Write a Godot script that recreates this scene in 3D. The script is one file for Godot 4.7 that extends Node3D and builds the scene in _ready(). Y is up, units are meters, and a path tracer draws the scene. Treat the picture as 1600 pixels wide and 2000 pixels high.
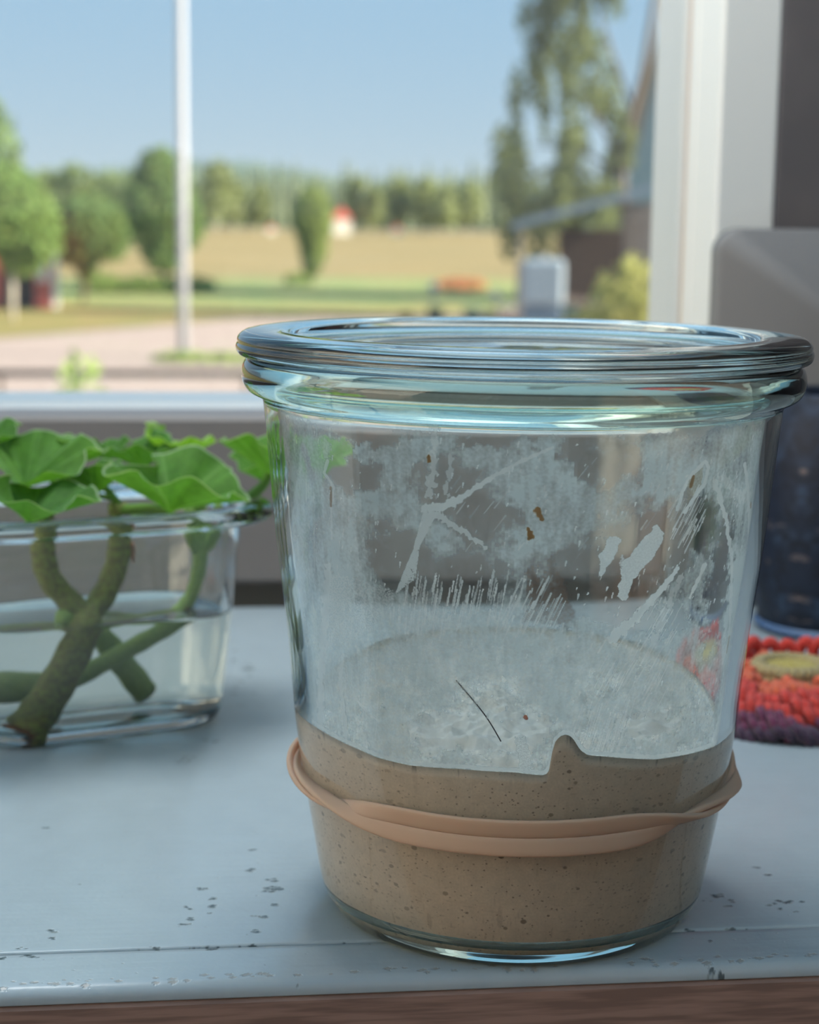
extends Node3D
# A lidded glass jar of sourdough starter on a painted window sill, cuttings in a glass dish, garden outside.
# y = 0 is the top of the sill; -z looks out of the window.

var rng := RandomNumberGenerator.new()
var used := {}
const GROUND := -1.566                      # the garden lies this far below the sill
const EYE := Vector3(0, 0.1338, 0)
const JAR := Vector3(0.0616, 0, -0.3379)    # the jar's axis
const DISH := Vector3(-0.0299, 0, -0.4746)  # centre of the glass dish
const FILL_ENERGY := 0.15                   # the added fill lamp: energy at one metre
const DISH_TURN := 0.3316                   # its right end lies farther from the room

# ---------------------------------------------------------------- helpers
func numbered(called: String) -> String:
	var k: int = used.get(called, -1) + 1
	used[called] = k
	return called if k == 0 else "%s_%03d" % [called, k]

func thing(called: String, label: String, category: String, at := Vector3.ZERO, turn := 0.0, group := "") -> Node3D:
	var o := Node3D.new()
	o.name = numbered(called)
	add_child(o)
	o.position = at
	o.rotation.y = turn
	tag(o, label, category, group)
	return o

func tag(o: Node3D, label: String, category := "", group := "", kind := "") -> Node3D:
	if label: o.set_meta("label", label)
	if category: o.set_meta("category", category)
	if group: o.set_meta("group", group)
	if kind: o.set_meta("kind", kind)
	return o

func obj(called: String, m: Mesh, mat: Material, parent: Node = null, at := Vector3.ZERO) -> MeshInstance3D:
	var o := MeshInstance3D.new()
	o.mesh = m
	o.material_override = mat
	o.position = at
	if parent == null or parent == self:
		o.name = numbered(called)
		add_child(o)
	else:
		o.name = called
		parent.add_child(o, true)
	return o

func struct(called: String, m: Mesh, mat: Material, label: String, at := Vector3.ZERO) -> MeshInstance3D:
	var o := obj(called, m, mat, self, at)
	tag(o, label, "", "", "structure")
	return o

func copy(o: Node3D, label := "") -> Node3D:
	var base: String = o.name
	if base.length() > 4 and base[base.length() - 4] == "_" and base.right(3).is_valid_int():
		base = base.left(base.length() - 4)
	var c: Node3D = o.duplicate()
	c.name = numbered(base)
	add_child(c)
	if label: c.set_meta("label", label)
	return c

func lin(r: float, g: float, b: float, a := 1.0) -> Color:    # a colour given as 0..255 display values
	return Color(r / 255.0, g / 255.0, b / 255.0, a)

func day(r: float, g: float, b: float) -> Color:                # colours of sunlit things outside
	return lin(r * 0.76, g * 0.76, b * 0.76)

func paint(c: Color, rough := 0.6, spec := 0.5) -> StandardMaterial3D:
	var m := StandardMaterial3D.new()
	m.albedo_color = c
	m.roughness = rough
	m.metallic_specular = spec
	return m

func glass(c: Color, index := 0.05) -> StandardMaterial3D:
	var m := StandardMaterial3D.new()
	m.albedo_color = Color(c.r, c.g, c.b, 0.0)
	m.roughness = 0.0
	m.refraction_enabled = true
	m.refraction_scale = index
	return m

func noise(freq: float, seed_: int, octaves := 3, kind := FastNoiseLite.TYPE_SIMPLEX_SMOOTH) -> FastNoiseLite:
	var n := FastNoiseLite.new()
	n.seed = seed_
	n.frequency = freq
	n.noise_type = kind
	n.fractal_octaves = octaves
	return n

func noise_tex(freq: float, seed_: int, a: Color, b: Color, size := 256, octaves := 4, lo := 0.3, hi := 0.7) -> NoiseTexture2D:
	var t := NoiseTexture2D.new()
	t.width = size
	t.height = size
	t.seamless = true
	t.noise = noise(freq, seed_, octaves)
	var g := Gradient.new()
	g.offsets = PackedFloat32Array([lo, hi])
	g.colors = PackedColorArray([a, b])
	t.color_ramp = g
	return t

func mottled(freq: float, seed_: int, a: Color, b: Color, scale: float, rough := 0.8, world := true, bump := 0.0) -> StandardMaterial3D:
	var m := paint(Color.WHITE, rough)
	m.albedo_texture = noise_tex(freq, seed_, a, b)
	m.uv1_triplanar = true
	m.uv1_world_triplanar = world
	m.uv1_scale = Vector3.ONE * scale
	if bump > 0.0:
		m.heightmap_enabled = true
		m.heightmap_texture = noise_tex(freq * 1.5, seed_ + 7, Color.BLACK, Color.WHITE)
		m.heightmap_scale = bump
	return m

# turns vertices and triangles into a mesh; a closed solid is turned right side out
func commit(v: PackedVector3Array, idx: PackedInt32Array, uv := PackedVector2Array(), solid := true, flat := false, tone := PackedColorArray()) -> ArrayMesh:
	var vol := 0.0
	for k in range(0, idx.size(), 3):
		vol += v[idx[k]].dot(v[idx[k + 1]].cross(v[idx[k + 2]]))
	var flip: bool = solid and vol > 0.0
	var st := SurfaceTool.new()
	st.begin(Mesh.PRIMITIVE_TRIANGLES)
	st.set_smooth_group(-1 if flat else 0)
	for k in range(0, idx.size(), 3):
		for q in ([0, 2, 1] if flip else [0, 1, 2]):
			var i: int = idx[k + q]
			if uv.size(): st.set_uv(uv[i])
			if tone.size(): st.set_color(tone[i])
			st.add_vertex(v[i])
	st.generate_normals()
	st.index()
	return st.commit()

# rings of equal length joined into a skin; caps: 1 first, 2 last, 3 both
func loft(rings: Array, around := true, caps := 0, with_uv := false, solid := true) -> ArrayMesh:
	var v := PackedVector3Array()
	var uv := PackedVector2Array()
	var idx := PackedInt32Array()
	var n: int = rings[0].size()
	var cols: int = n + 1 if around else n
	for r in rings.size():
		for c in cols:
			v.append(rings[r][c % n])
			if with_uv: uv.append(Vector2(float(c) / (cols - 1), float(r) / (rings.size() - 1)))
	for r in rings.size() - 1:
		for c in cols - 1:
			var a: int = r * cols + c
			idx.append_array([a, a + 1, a + cols, a + 1, a + cols + 1, a + cols])
	for e in [[1, 0], [2, rings.size() - 1]]:
		if caps & e[0]:
			var mid := Vector3.ZERO
			for p in rings[e[1]]: mid += p / n
			v.append(mid)
			if with_uv: uv.append(Vector2(0.5, 0.5))
			for c in cols - 1:
				var a: int = e[1] * cols + c
				if e[0] == 1: idx.append_array([v.size() - 1, a + 1, a])
				else: idx.append_array([v.size() - 1, a, a + 1])
	return commit(v, idx, uv, solid)

func ring(r: float, y: float, segs: int) -> PackedVector3Array:
	var p := PackedVector3Array()
	for k in segs:
		var a := TAU * k / segs
		p.append(Vector3(sin(a) * r, y, cos(a) * r))
	return p

func lathe(profile: Array, segs := 64, caps := 3) -> ArrayMesh:       # profile: Vector2(radius, height)
	var rings := []
	for q in profile: rings.append(ring(maxf(q.x, 0.00001), q.y, segs))
	return loft(rings, true, caps)

# a lathed glass body whose thick parts are greener: thick gives 0..1 for a profile point
func glass_lathe(profile: Array, thick: Callable, clear: Color, green: Color, segs := 160) -> ArrayMesh:
	var v := PackedVector3Array()
	var tone := PackedColorArray()
	var idx := PackedInt32Array()
	for q in profile:
		var c := clear.lerp(green, thick.call(q))
		v.append_array(ring(maxf(q.x, 0.00001), q.y, segs))
		for k in segs: tone.append(c)
	for r in profile.size() - 1:
		for c in segs:
			var a: int = r * segs + c
			var b: int = r * segs + (c + 1) % segs
			idx.append_array([a, b, a + segs, b, b + segs, a + segs])
	return commit(v, idx, PackedVector2Array(), true, false, tone)

func smooth(profile: Array, steps := 4) -> Array:                     # Catmull-Rom through the points
	var out := []
	for k in profile.size() - 1:
		var a = profile[maxi(k - 1, 0)]
		var d = profile[mini(k + 2, profile.size() - 1)]
		for s in steps:
			out.append(profile[k].cubic_interpolate(profile[k + 1], a, d, float(s) / steps))
	out.append(profile[-1])
	return out

func tube(path: Array, radii: Array, segs := 12, caps := 3) -> ArrayMesh:
	var rings := []
	var up := Vector3.UP
	for k in path.size():
		var t: Vector3 = (path[mini(k + 1, path.size() - 1)] - path[maxi(k - 1, 0)]).normalized()
		if absf(t.dot(up)) > 0.95: up = Vector3(0.3, 0.1, 0.95)
		var s := t.cross(up).normalized()
		up = s.cross(t).normalized()
		var r: float = radii[mini(k, radii.size() - 1)]
		var p := PackedVector3Array()
		for c in segs:
			var a := TAU * c / segs
			p.append(path[k] + (s * cos(a) + up * sin(a)) * r)
		rings.append(p)
	return loft(rings, true, caps)

func spread(radii: Array, count: int) -> Array:                       # radii stretched over a longer path
	var out := []
	for k in count:
		var f := float(k) / (count - 1) * (radii.size() - 1)
		var i := mini(int(f), radii.size() - 2)
		out.append(lerpf(radii[i], radii[i + 1], f - i))
	return out

func rounded(hx: float, hz: float, cr: float, y: float, n := 10) -> PackedVector3Array:
	var p := PackedVector3Array()
	for q in 4:
		var cx := (hx - cr) * (1 if q == 0 or q == 3 else -1)
		var cz := (hz - cr) * (1 if q < 2 else -1)
		for k in n + 1:
			var a := PI / 2 * (q + float(k) / n)
			p.append(Vector3(cx + cos(a) * cr, y, cz + sin(a) * cr))
	return p

# a box from corner to corner with its edges chamfered
func block(lo: Vector3, hi: Vector3, ch := 0.002) -> ArrayMesh:
	var c := (lo + hi) / 2
	var h := (hi - lo) / 2
	ch = minf(ch, minf(h.x, minf(h.y, h.z)) * 0.5)
	var rings := []
	for q in [[-h.y, ch], [-h.y + ch, 0.0], [h.y - ch, 0.0], [h.y, ch]]:
		var p := PackedVector3Array()
		var x: float = h.x - q[1]
		var z: float = h.z - q[1]
		for s in [Vector2(x, z - ch), Vector2(x - ch, z), Vector2(-x + ch, z), Vector2(-x, z - ch), Vector2(-x, -z + ch), Vector2(-x + ch, -z), Vector2(x - ch, -z), Vector2(x, -z + ch)]:
			p.append(c + Vector3(s.x, q[0], s.y))
		rings.append(p)
	var v := PackedVector3Array()
	var idx := PackedInt32Array()
	for p in rings: v.append_array(p)
	for r in 3:
		for k in 8:
			var a := r * 8 + k
			var b := r * 8 + (k + 1) % 8
			idx.append_array([a, b, a + 8, b, b + 8, a + 8])
	for k in range(1, 7):
		idx.append_array([0, k + 1, k])
		idx.append_array([24, 24 + k, 24 + k + 1])
	return commit(v, idx, PackedVector2Array(), true, true)

# a flat polygon in x-y pushed out in z
func slab(poly: PackedVector2Array, z0: float, z1: float) -> ArrayMesh:
	var v := PackedVector3Array()
	var n := poly.size()
	for z in [z0, z1]:
		for p in poly: v.append(Vector3(p.x, p.y, z))
	var idx := PackedInt32Array()
	var tri := Geometry2D.triangulate_polygon(poly)
	for k in range(0, tri.size(), 3):
		idx.append_array([tri[k], tri[k + 1], tri[k + 2]])
		idx.append_array([tri[k] + n, tri[k + 2] + n, tri[k + 1] + n])
	var ccw := not Geometry2D.is_polygon_clockwise(poly)
	for k in n:
		var b := (k + 1) % n
		# sides wound to match the caps
		if ccw == (signed_tri(poly, tri) > 0.0): idx.append_array([k, k + n, b, b, k + n, b + n])
		else: idx.append_array([k, b, k + n, b, b + n, k + n])
	return commit(v, idx, PackedVector2Array(), true, true)

func signed_tri(p: PackedVector2Array, t: PackedInt32Array) -> float:
	return (p[t[1]] - p[t[0]]).cross(p[t[2]] - p[t[0]])

func bearing(px: float) -> float:            # degrees right of the window's normal, for things far out
	return 6.8 + rad_to_deg(atan((px - 800.0) / 3500.0))

func out_at(degrees: float, distance: float) -> Vector3:
	var a := deg_to_rad(degrees)
	return Vector3(sin(a) * distance, GROUND, -cos(a) * distance)

# ---------------------------------------------------------------- scene
func _ready() -> void:
	rng.seed = 11
	make_camera()
	make_sky()
	make_materials()
	make_room()
	make_fill_lamp()
	make_sill()
	make_window()
	make_garden()
	make_jar()
	make_dish()
	make_corner()

func make_camera() -> void:
	var cam := Camera3D.new()
	cam.name = "camera"
	add_child(cam)
	cam.position = EYE
	cam.basis = Basis(Vector3.UP, -deg_to_rad(6.8)) * Basis(Vector3.RIGHT, -deg_to_rad(9.25)) * Basis(Vector3.BACK, 0.013)
	var at := CameraAttributesPhysical.new()
	at.frustum_focal_length = 42.0
	at.frustum_focus_distance = 0.315
	at.frustum_near = 0.02
	at.frustum_far = 3000.0
	at.exposure_aperture = 14.5
	cam.attributes = at
	cam.fov = rad_to_deg(2.0 * atan(1000.0 / 3500.0))
	cam.near = 0.02
	cam.far = 3000.0
	cam.current = true

func make_sky() -> void:
	var we := WorldEnvironment.new()
	we.name = "environment"
	var e := Environment.new()
	e.background_mode = Environment.BG_SKY
	var sky := Sky.new()
	var sm := ProceduralSkyMaterial.new()
	sm.sky_top_color = lin(136, 188, 226)
	sm.sky_horizon_color = lin(204, 222, 228)
	sm.sky_curve = 0.06
	sm.ground_bottom_color = lin(150, 140, 118)
	sm.ground_horizon_color = lin(190, 190, 180)
	sky.sky_material = sm
	e.sky = sky
	e.tonemap_mode = Environment.TONE_MAPPER_LINEAR
	e.tonemap_exposure = 1.0
	e.sdfgi_enabled = true
	e.ssao_enabled = true
	e.ssil_enabled = true
	we.environment = e
	add_child(we)
	var sun := DirectionalLight3D.new()
	sun.name = "sun"
	sun.light_color = Color(1.0, 0.95, 0.86)
	sun.light_energy = 4.5
	sun.light_angular_distance = 0.6
	sun.shadow_enabled = true
	sun.sky_mode = DirectionalLight3D.SKY_MODE_LIGHT_ONLY
	add_child(sun)
	sun.look_at_from_position(Vector3(30, 17.5, 9), Vector3.ZERO)

var M := {}
func make_materials() -> void:
	M.white = paint(lin(232, 230, 224), 0.45)
	M.frame = paint(lin(212, 211, 207), 0.4)
	M.wall = mottled(0.02, 3, lin(84, 79, 80), lin(92, 86, 86), 3.0, 0.85)
	M.apron = paint(lin(122, 114, 110), 0.55)
	M.room = paint(lin(238, 234, 226), 0.9)
	M.wood = mottled(0.02, 5, lin(150, 122, 110), lin(122, 98, 88), 1.0, 0.7)
	M.wood.uv1_scale = Vector3(6, 90, 90)
	M.dark = paint(lin(40, 36, 34), 0.9)
	M.bark = paint(lin(104, 94, 86), 0.9)
	M.birch = paint(lin(214, 208, 198), 0.8)
	M.red = paint(lin(226, 112, 98), 0.8)
	M.trim = paint(lin(236, 232, 222), 0.7)
	M.leaf = []
	for c in [lin(110, 140, 76), lin(96, 124, 74), lin(128, 156, 86)]:
		M.leaf.append(leafy(c))

func leafy(c: Color) -> StandardMaterial3D:
	var m := paint(c, 0.7, 0.3)
	m.backlight_enabled = true
	m.backlight = Color(0.55, 0.6, 0.35)
	m.cull_mode = BaseMaterial3D.CULL_DISABLED
	return m

func make_room() -> void:
	# a room with a big front window; unseen roof opening added for more daylight
	var z := -0.615
	var top := 1.35
	struct("floor", block(Vector3(-2.1, -0.95, z), Vector3(1.5, -0.85, 2.3)), M.wood, "wooden floor of the room")
	struct("ceiling", block(Vector3(-2.1, top, 1.9), Vector3(1.5, top + 0.1, 2.3)), M.room, "pale ceiling of the room")
	struct("ceiling", block(Vector3(1.2, top, z - 0.09), Vector3(1.5, top + 0.1, 1.9)), M.room, "pale ceiling beside the added roof opening")
	struct("ceiling", block(Vector3(-2.1, top, z - 0.09), Vector3(-1.8, top + 0.1, 1.9)), M.room, "pale ceiling left of the added roof opening")
	struct("wall_right", block(Vector3(1.4, -0.85, z), Vector3(1.5, top, 2.2)), M.room, "pale wall right of the window")
	struct("wall_left", block(Vector3(-2.1, -0.85, z), Vector3(-2.0, top, 2.2)), M.room, "pale wall left of the window")
	struct("wall_back", block(Vector3(0.2, -0.95, z - 0.09), Vector3(1.5, top, z), 0.001), M.wall, "dark grey wall right of the window")
	struct("wall_back", block(Vector3(-2.1, -0.95, z - 0.09), Vector3(-1.83, top, z), 0.001), M.wall, "grey wall left of the window")
	struct("wall_back", block(Vector3(-1.83, -0.95, z - 0.09), Vector3(0.2, -0.03, z - 0.012), 0.001), M.wall, "grey wall below the window")
	struct("wall_rear", block(Vector3(-2.1, -0.85, 2.2), Vector3(1.5, top, 2.3)), M.room, "pale wall behind the camera")
	for q in [["trim_3", Vector3(-2.0, -0.85, z), Vector3(-1.97, 0.14, 2.2)], ["trim_4", Vector3(1.37, -0.85, z), Vector3(1.4, 0.14, 2.2)], ["trim_5", Vector3(-1.97, -0.85, 2.17), Vector3(1.37, 0.14, 2.2)]]:
		struct(q[0], block(q[1], q[2], 0.004), M.wood, "brown wooden wainscot on the lower wall, added to darken reflections in the jar")  # unseen, added so the jar does not mirror the bright sunlit wall
	var beam := struct("trim_1", block(Vector3(-1.8, top + 0.02, 0.71), Vector3(1.2, top + 0.08, 0.75), 0.004), M.frame, "white frame along the added roof opening")
	beam = struct("trim_2", block(Vector3(0.01, top + 0.02, z), Vector3(0.05, top + 0.08, 0.71), 0.004), M.frame, "white bar across the added roof opening")

# the painted top: brush marks, bare spots where the paint has chipped
func sill_material() -> StandardMaterial3D:
	var w := 2048
	var h := 1024
	var im := Image.create(w, h, false, Image.FORMAT_RGB8)
	var hi := Image.create(w, h, false, Image.FORMAT_L8)
	var fine := noise(0.05, 21, 3)
	var brush := noise(0.004, 22, 3)
	var wear := noise(0.012, 23, 4)
	for y in h:
		for x in w:
			var b := brush.get_noise_2d(x * 0.6, y * 14.0)
			var s := wear.get_noise_2d(x, y)
			var k := 1.0 + 0.006 * b + 0.02 * s
			im.set_pixel(x, y, Color(0.675 * k, 0.715 * k, 0.73 * k))
			hi.set_pixel(x, y, Color.from_hsv(0, 0, 0.62 + 0.1 * b + 0.08 * fine.get_noise_2d(x, y)))
	# chips: where (mm along x, mm along z), how large (mm), how many crumbs
	var chips := [[-0.6, -347.3, 1.0, 3], [0.3, -347, 0.9, 2], [2.1, -342, 1.0, 3], [-2.1, -337.6, 1.3, 5], [2.1, -337.8, 0.9, 3], [1.4, -333.9, 0.7, 2], [-2.3, -331.9, 0.9, 3], [-3.1, -329.2, 0.9, 3],
		[14.5, -351.1, 1.1, 4], [14.5, -346.2, 1.6, 9], [13.4, -345.4, 1.2, 5], [15.8, -346.5, 1.2, 5], [14.4, -337.6, 0.8, 3], [10.7, -332.1, 0.9, 3], [11.7, -331.5, 0.8, 3], [10.4, -324.7, 1.1, 4], [10.7, -369.7, 0.9, 3], [10.8, -356.9, 1.0, 3],
		[-28.2, -328, 0.9, 3], [-27.6, -324.7, 1.1, 3], [-32.9, -320.2, 0.8, 3], [-35.7, -315.6, 0.9, 3], [-32.3, -316.5, 1.0, 3], [-30.4, -315.6, 0.8, 2], [-8.6, -317.8, 1.4, 6], [1.9, -317.6, 1.3, 5], [9.6, -317.8, 1.0, 4], [15.4, -317.5, 0.9, 3],
		[-24.5, -351.8, 0.35, 1], [-33.8, -387, 0.9, 2], [-4.9, -434, 2.6, 16], [-3.0, -437, 2.2, 12], [2.1, -452, 1.4, 5], [4.4, -450.5, 1.4, 4], [103.6, -335.2, 1.6, 8], [100.6, -332.3, 0.8, 2], [104, -329.8, 1.1, 4], [105.2, -331.8, 0.8, 2], [113.1, -329.6, 0.9, 3],
		[115.2, -331.1, 0.8, 3], [116.9, -330.1, 1.2, 6], [119.4, -330.6, 0.8, 2], [114.3, -326.9, 0.7, 2], [116.5, -325.5, 0.6, 2], [116.2, -349.9, 0.9, 2], [117.7, -346, 0.9, 2], [93, -318.2, 1.0, 3], [101.5, -318.2, 1.0, 3], [95.5, -312.4, 0.8, 2], [93.4, -300.9, 1.6, 4], [96.4, -300.3, 1.6, 4], [160, -352, 1.4, 5], [66, -470, 1.4, 5]]
	for c in chips:
		for q in c[3]:
			var a := rng.randf() * TAU
			var d := sqrt(rng.randf()) * float(c[2])
			chip(im, hi, c[0] + cos(a) * d, c[1] + sin(a) * d * 0.8, rng.randf_range(0.16, 0.42) * (1.25 if c[3] < 10 else 0.8), lin(78, 88, 90) if rng.randf() < 0.7 else lin(120, 128, 126))
	for k in 260:
		chip(im, hi, rng.randf_range(-60, 140), rng.randf_range(-470, -300), rng.randf_range(0.08, 0.2), lin(150, 156, 156))
	for k in 120:                                    # the worn front lip
		chip(im, hi, rng.randf_range(-60, 140), rng.randf_range(-306, -303), rng.randf_range(0.2, 0.6), lin(160, 156, 150))
	for k in 90:                                     # crumbled paint along the joint
		var x := rng.randf_range(-45, 135)
		if sin(x * 0.31) + sin(x * 0.13 + 1.0) > -0.1:
			chip(im, hi, x, -317.9 + rng.randf_range(-0.3, 0.3), rng.randf_range(0.12, 0.3), lin(84, 92, 94))
	var m := paint(Color.WHITE, 0.28, 0.5)
	m.albedo_texture = ImageTexture.create_from_image(im)
	m.heightmap_enabled = true
	m.heightmap_texture = ImageTexture.create_from_image(hi)
	m.heightmap_scale = 0.03
	return m

func chip(im: Image, hi: Image, mx: float, mz: float, r: float, c: Color) -> void:
	var px := (mx + 120.0) / 300.0 * 2048.0
	var py := (mz + 450.0 + 20.0) / 180.0 * 1024.0
	var rx := r / 300.0 * 2048.0 * 1.5
	var ry := r / 180.0 * 1024.0
	for y in range(int(py - ry * 1.3), int(py + ry * 1.3) + 2):
		for x in range(int(px - rx * 1.3), int(px + rx * 1.3) + 2):
			if x < 0 or y < 0 or x >= 2048 or y >= 1024: continue
			var d := Vector2((x - px) / rx, (y - py) / ry).length() + 0.25 * sin(x * 0.9 + y * 1.7)
			if d < 1.0:
				im.set_pixel(x, y, im.get_pixel(x, y).lerp(c, clampf((1.0 - d) * 2.5, 0, 0.9)))
				hi.set_pixel(x, y, Color(0.25, 0.25, 0.25))

# a board whose top carries the sill's picture: u over x, v over z
func board(x0: float, x1: float, z0: float, z1: float, thick: float, lip: float) -> ArrayMesh:
	var rows := []
	var prof := [Vector2(z0, -thick), Vector2(z0, -0.0006), Vector2(z0 + 0.0006, 0.0)]
	for k in 5: prof.append(Vector2(lerpf(z0 + 0.002, z1 - lip - 0.002, k / 4.0), 0.0))
	for k in 7:
		var a := PI / 2 * k / 6.0
		prof.append(Vector2(z1 - lip + sin(a) * lip, -lip + cos(a) * lip))
	prof.append(Vector2(z1, -thick))
	var v := PackedVector3Array()
	var uv := PackedVector2Array()
	var idx := PackedInt32Array()
	for q in prof:
		for x in [x0, x1]:
			v.append(Vector3(x, q.y, q.x))
			uv.append(Vector2((x * 1000.0 + 120.0) / 300.0, (q.x * 1000.0 + 470.0) / 180.0))
	var n := prof.size()
	for k in n:
		var a := k * 2
		var b := ((k + 1) % n) * 2
		idx.append_array([a, a + 1, b, a + 1, b + 1, b])
	for k in range(1, n - 1):
		idx.append_array([0, k * 2, k * 2 + 2])
		idx.append_array([1, k * 2 + 3, k * 2 + 1])
	return commit(v, idx, uv, true)

func make_fill_lamp() -> void:  # unseen globe added to brighten the jar and sill from above
	var c := Vector3(0.03, 0.50, -0.50)
	var p := thing("pendant_lamp", "added fill lamp, unseen above the sill, shaped as a frosted glass globe", "lamp", c)
	var glow := paint(lin(250, 248, 242), 0.6)
	glow.emission_enabled = true
	glow.emission = Color(0.95, 0.985, 1.0)
	glow.emission_energy_multiplier = 2.0
	obj("globe", lathe(smooth([Vector2(0.03, 0.095), Vector2(0.07, 0.071), Vector2(0.1, 0.0), Vector2(0.071, -0.071), Vector2(0.0, -0.1)], 8), 48), glow, p)
	obj("holder", lathe([Vector2(0.034, 0.09), Vector2(0.034, 0.12), Vector2(0.02, 0.145), Vector2(0.006, 0.15)], 32), M.trim, p)
	obj("cord", tube([Vector3(0, 0.145, 0), Vector3(0, 0.5, 0), Vector3(0, 0.872, 0)], [0.003], 8), M.dark, p)
	var l := OmniLight3D.new()
	l.name = "lamp_light"
	l.light_color = Color(0.95, 0.985, 1.0)
	l.light_energy = FILL_ENERGY
	l.light_size = 0.1
	l.omni_range = 8.0
	l.omni_attenuation = 2.0
	l.shadow_enabled = true
	add_child(l)
	l.position = c

func make_sill() -> void:
	var m := sill_material()
	var s := thing("window_sill", "white painted wooden window sill with chipped paint under the jar", "window sill")
	obj("main_board", board(-1.8, 0.9, -0.6135, -0.3182, 0.024, 0.0006), m, s)
	obj("nosing_board", board(-1.8, 0.9, -0.3176, -0.3013, 0.0028, 0.0026), m, s)
	tag(obj("front_board", block(Vector3(-1.8, -0.045, -0.3172), Vector3(0.9, -0.0029, -0.3011), 0.0008), M.wood, s), "brown wooden front edge")

func make_window() -> void:
	var w := thing("window_1", "white wooden window with one large clear pane above the sill", "")
	w.set_meta("kind", "structure")
	var x0 := -1.81
	var x1 := 0.179
	var y0 := 0.0665
	var y1 := 1.3
	var gas := paint(lin(196, 170, 152), 0.6)
	var grey := paint(lin(150, 156, 156), 0.5)
	# four layers from the garden side to the room side: outer rebate, gasket, bead, groove, casing
	for q in [[-0.705, -0.6635, 0.0, "outer_stop", M.frame], [-0.6632, -0.6585, 0.0012, "gasket", gas], [-0.6582, -0.6466, 0.0008, "glazing_bead", M.frame], [-0.6463, -0.6435, 0.003, "groove", grey], [-0.6432, -0.615, 0.0, "casing", M.frame]]:
		var d: float = q[2]
		var ch := 0.0012
		obj(q[3], block(Vector3(x1 + d, y0 - 0.03, q[0]), Vector3(0.2005, y1, q[1]), ch), q[4], w)
		obj(q[3], block(Vector3(-1.83, y0 - 0.03, q[0]), Vector3(x0 - d, y1, q[1]), ch), q[4], w)
		obj(q[3], block(Vector3(x0 - d, y1 + d, q[0]), Vector3(x1 + d, 1.3505, q[1]), ch), q[4], w)
		if q[3] == "casing":
			obj("bottom_rail", block(Vector3(-1.83, 0.0078, q[0]), Vector3(0.2005, y0, q[1]), 0.0015), M.apron, w)
		else:
			obj(q[3], block(Vector3(x0 - d, -0.03, q[0]), Vector3(x1 + d, y0 - d, q[1]), ch), q[4], w)
	var pane := paint(Color(1, 1, 1, 0.02), 0.0)
	pane.transparency = BaseMaterial3D.TRANSPARENCY_ALPHA
	obj("pane", block(Vector3(x0 - 0.001, y0 - 0.001, -0.6625), Vector3(x1 + 0.001, y1 + 0.001, -0.6595), 0.0002), pane, w)

# ---------------------------------------------------------------- the garden
func ground(called: String, label: String, pts: Array, y: float, mat: Material) -> void:
	var poly := PackedVector2Array()
	for p in pts:
		var q := out_at(p[0], p[1])
		poly.append(Vector2(q.x, q.z))
	var v := PackedVector3Array()
	for p in poly: v.append(Vector3(p.x, GROUND + y, p.y))
	var o := obj(called, commit(v, Geometry2D.triangulate_polygon(poly), PackedVector2Array(), false), mat)
	tag(o, label, "", "", "structure")
	if o.mesh.surface_get_arrays(0)[Mesh.ARRAY_NORMAL][0].y < 0.0:
		var t := Geometry2D.triangulate_polygon(poly)
		t.reverse()
		o.mesh = commit(v, t, PackedVector2Array(), false)

func leaf_mesh(size: float) -> ArrayMesh:      # a folded pointed leaf spray
	var v := PackedVector3Array([Vector3(0, 0, 0), Vector3(-0.4, 0.1, 0.45), Vector3(0, -0.06, 0.5), Vector3(0.4, 0.1, 0.45), Vector3(0, 0, 1.0)])
	for k in v.size(): v[k] = (v[k] - Vector3(0, 0, 0.5)) * size
	return commit(v, PackedInt32Array([0, 2, 1, 0, 3, 2, 1, 2, 4, 2, 3, 4]), PackedVector2Array(), false)

func foliage(parent: Node3D, blobs: Array, count: int, size: float, mat: Material, hanging := 0.0) -> void:
	var mm := MultiMesh.new()
	mm.transform_format = MultiMesh.TRANSFORM_3D
	mm.mesh = leaf_mesh(size)
	mm.instance_count = count
	var total := 0.0
	for b in blobs: total += b[1].x * b[1].y
	for k in count:
		var f := rng.randf() * total
		var pick = blobs[0]
		for b in blobs:
			f -= b[1].x * b[1].y
			pick = b
			if f <= 0.0: break
		var d := Vector3(rng.randfn(), rng.randfn(), rng.randfn()).normalized() * pow(rng.randf(), 0.42)
		var at: Vector3 = pick[0] + d * pick[1]
		var bs := Basis.from_euler(Vector3(rng.randf() * TAU, rng.randf() * TAU, rng.randf() * TAU))
		if hanging > 0.0 and rng.randf() < hanging:
			bs = Basis(Vector3.UP, rng.randf() * TAU) * Basis(Vector3.RIGHT, PI / 2 + rng.randfn() * 0.3)
		mm.set_instance_transform(k, Transform3D(bs.scaled(Vector3.ONE * rng.randf_range(0.7, 1.3)), at))
	var o := MultiMeshInstance3D.new()
	o.name = "foliage"
	o.multimesh = mm
	o.material_override = mat
	o.set_meta("kind", "stuff")
	parent.add_child(o, true)

func tree(called: String, label: String, px: float, dist: float, blobs: Array, count: int, size: float, mat: Material, trunk: Array, trunk_mat: Material, hanging := 0.0, category := "tree") -> Node3D:
	var t := thing(called, label, category, out_at(bearing(px), dist), -deg_to_rad(bearing(px)))
	if trunk.size():
		obj("trunk", tube(trunk[0], trunk[1], 8), trunk_mat, t)
	foliage(t, blobs, count, size, mat, hanging)
	return t

func V(x: float, y: float, z := 0.0) -> Vector3:
	return Vector3(x, y, z)

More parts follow.
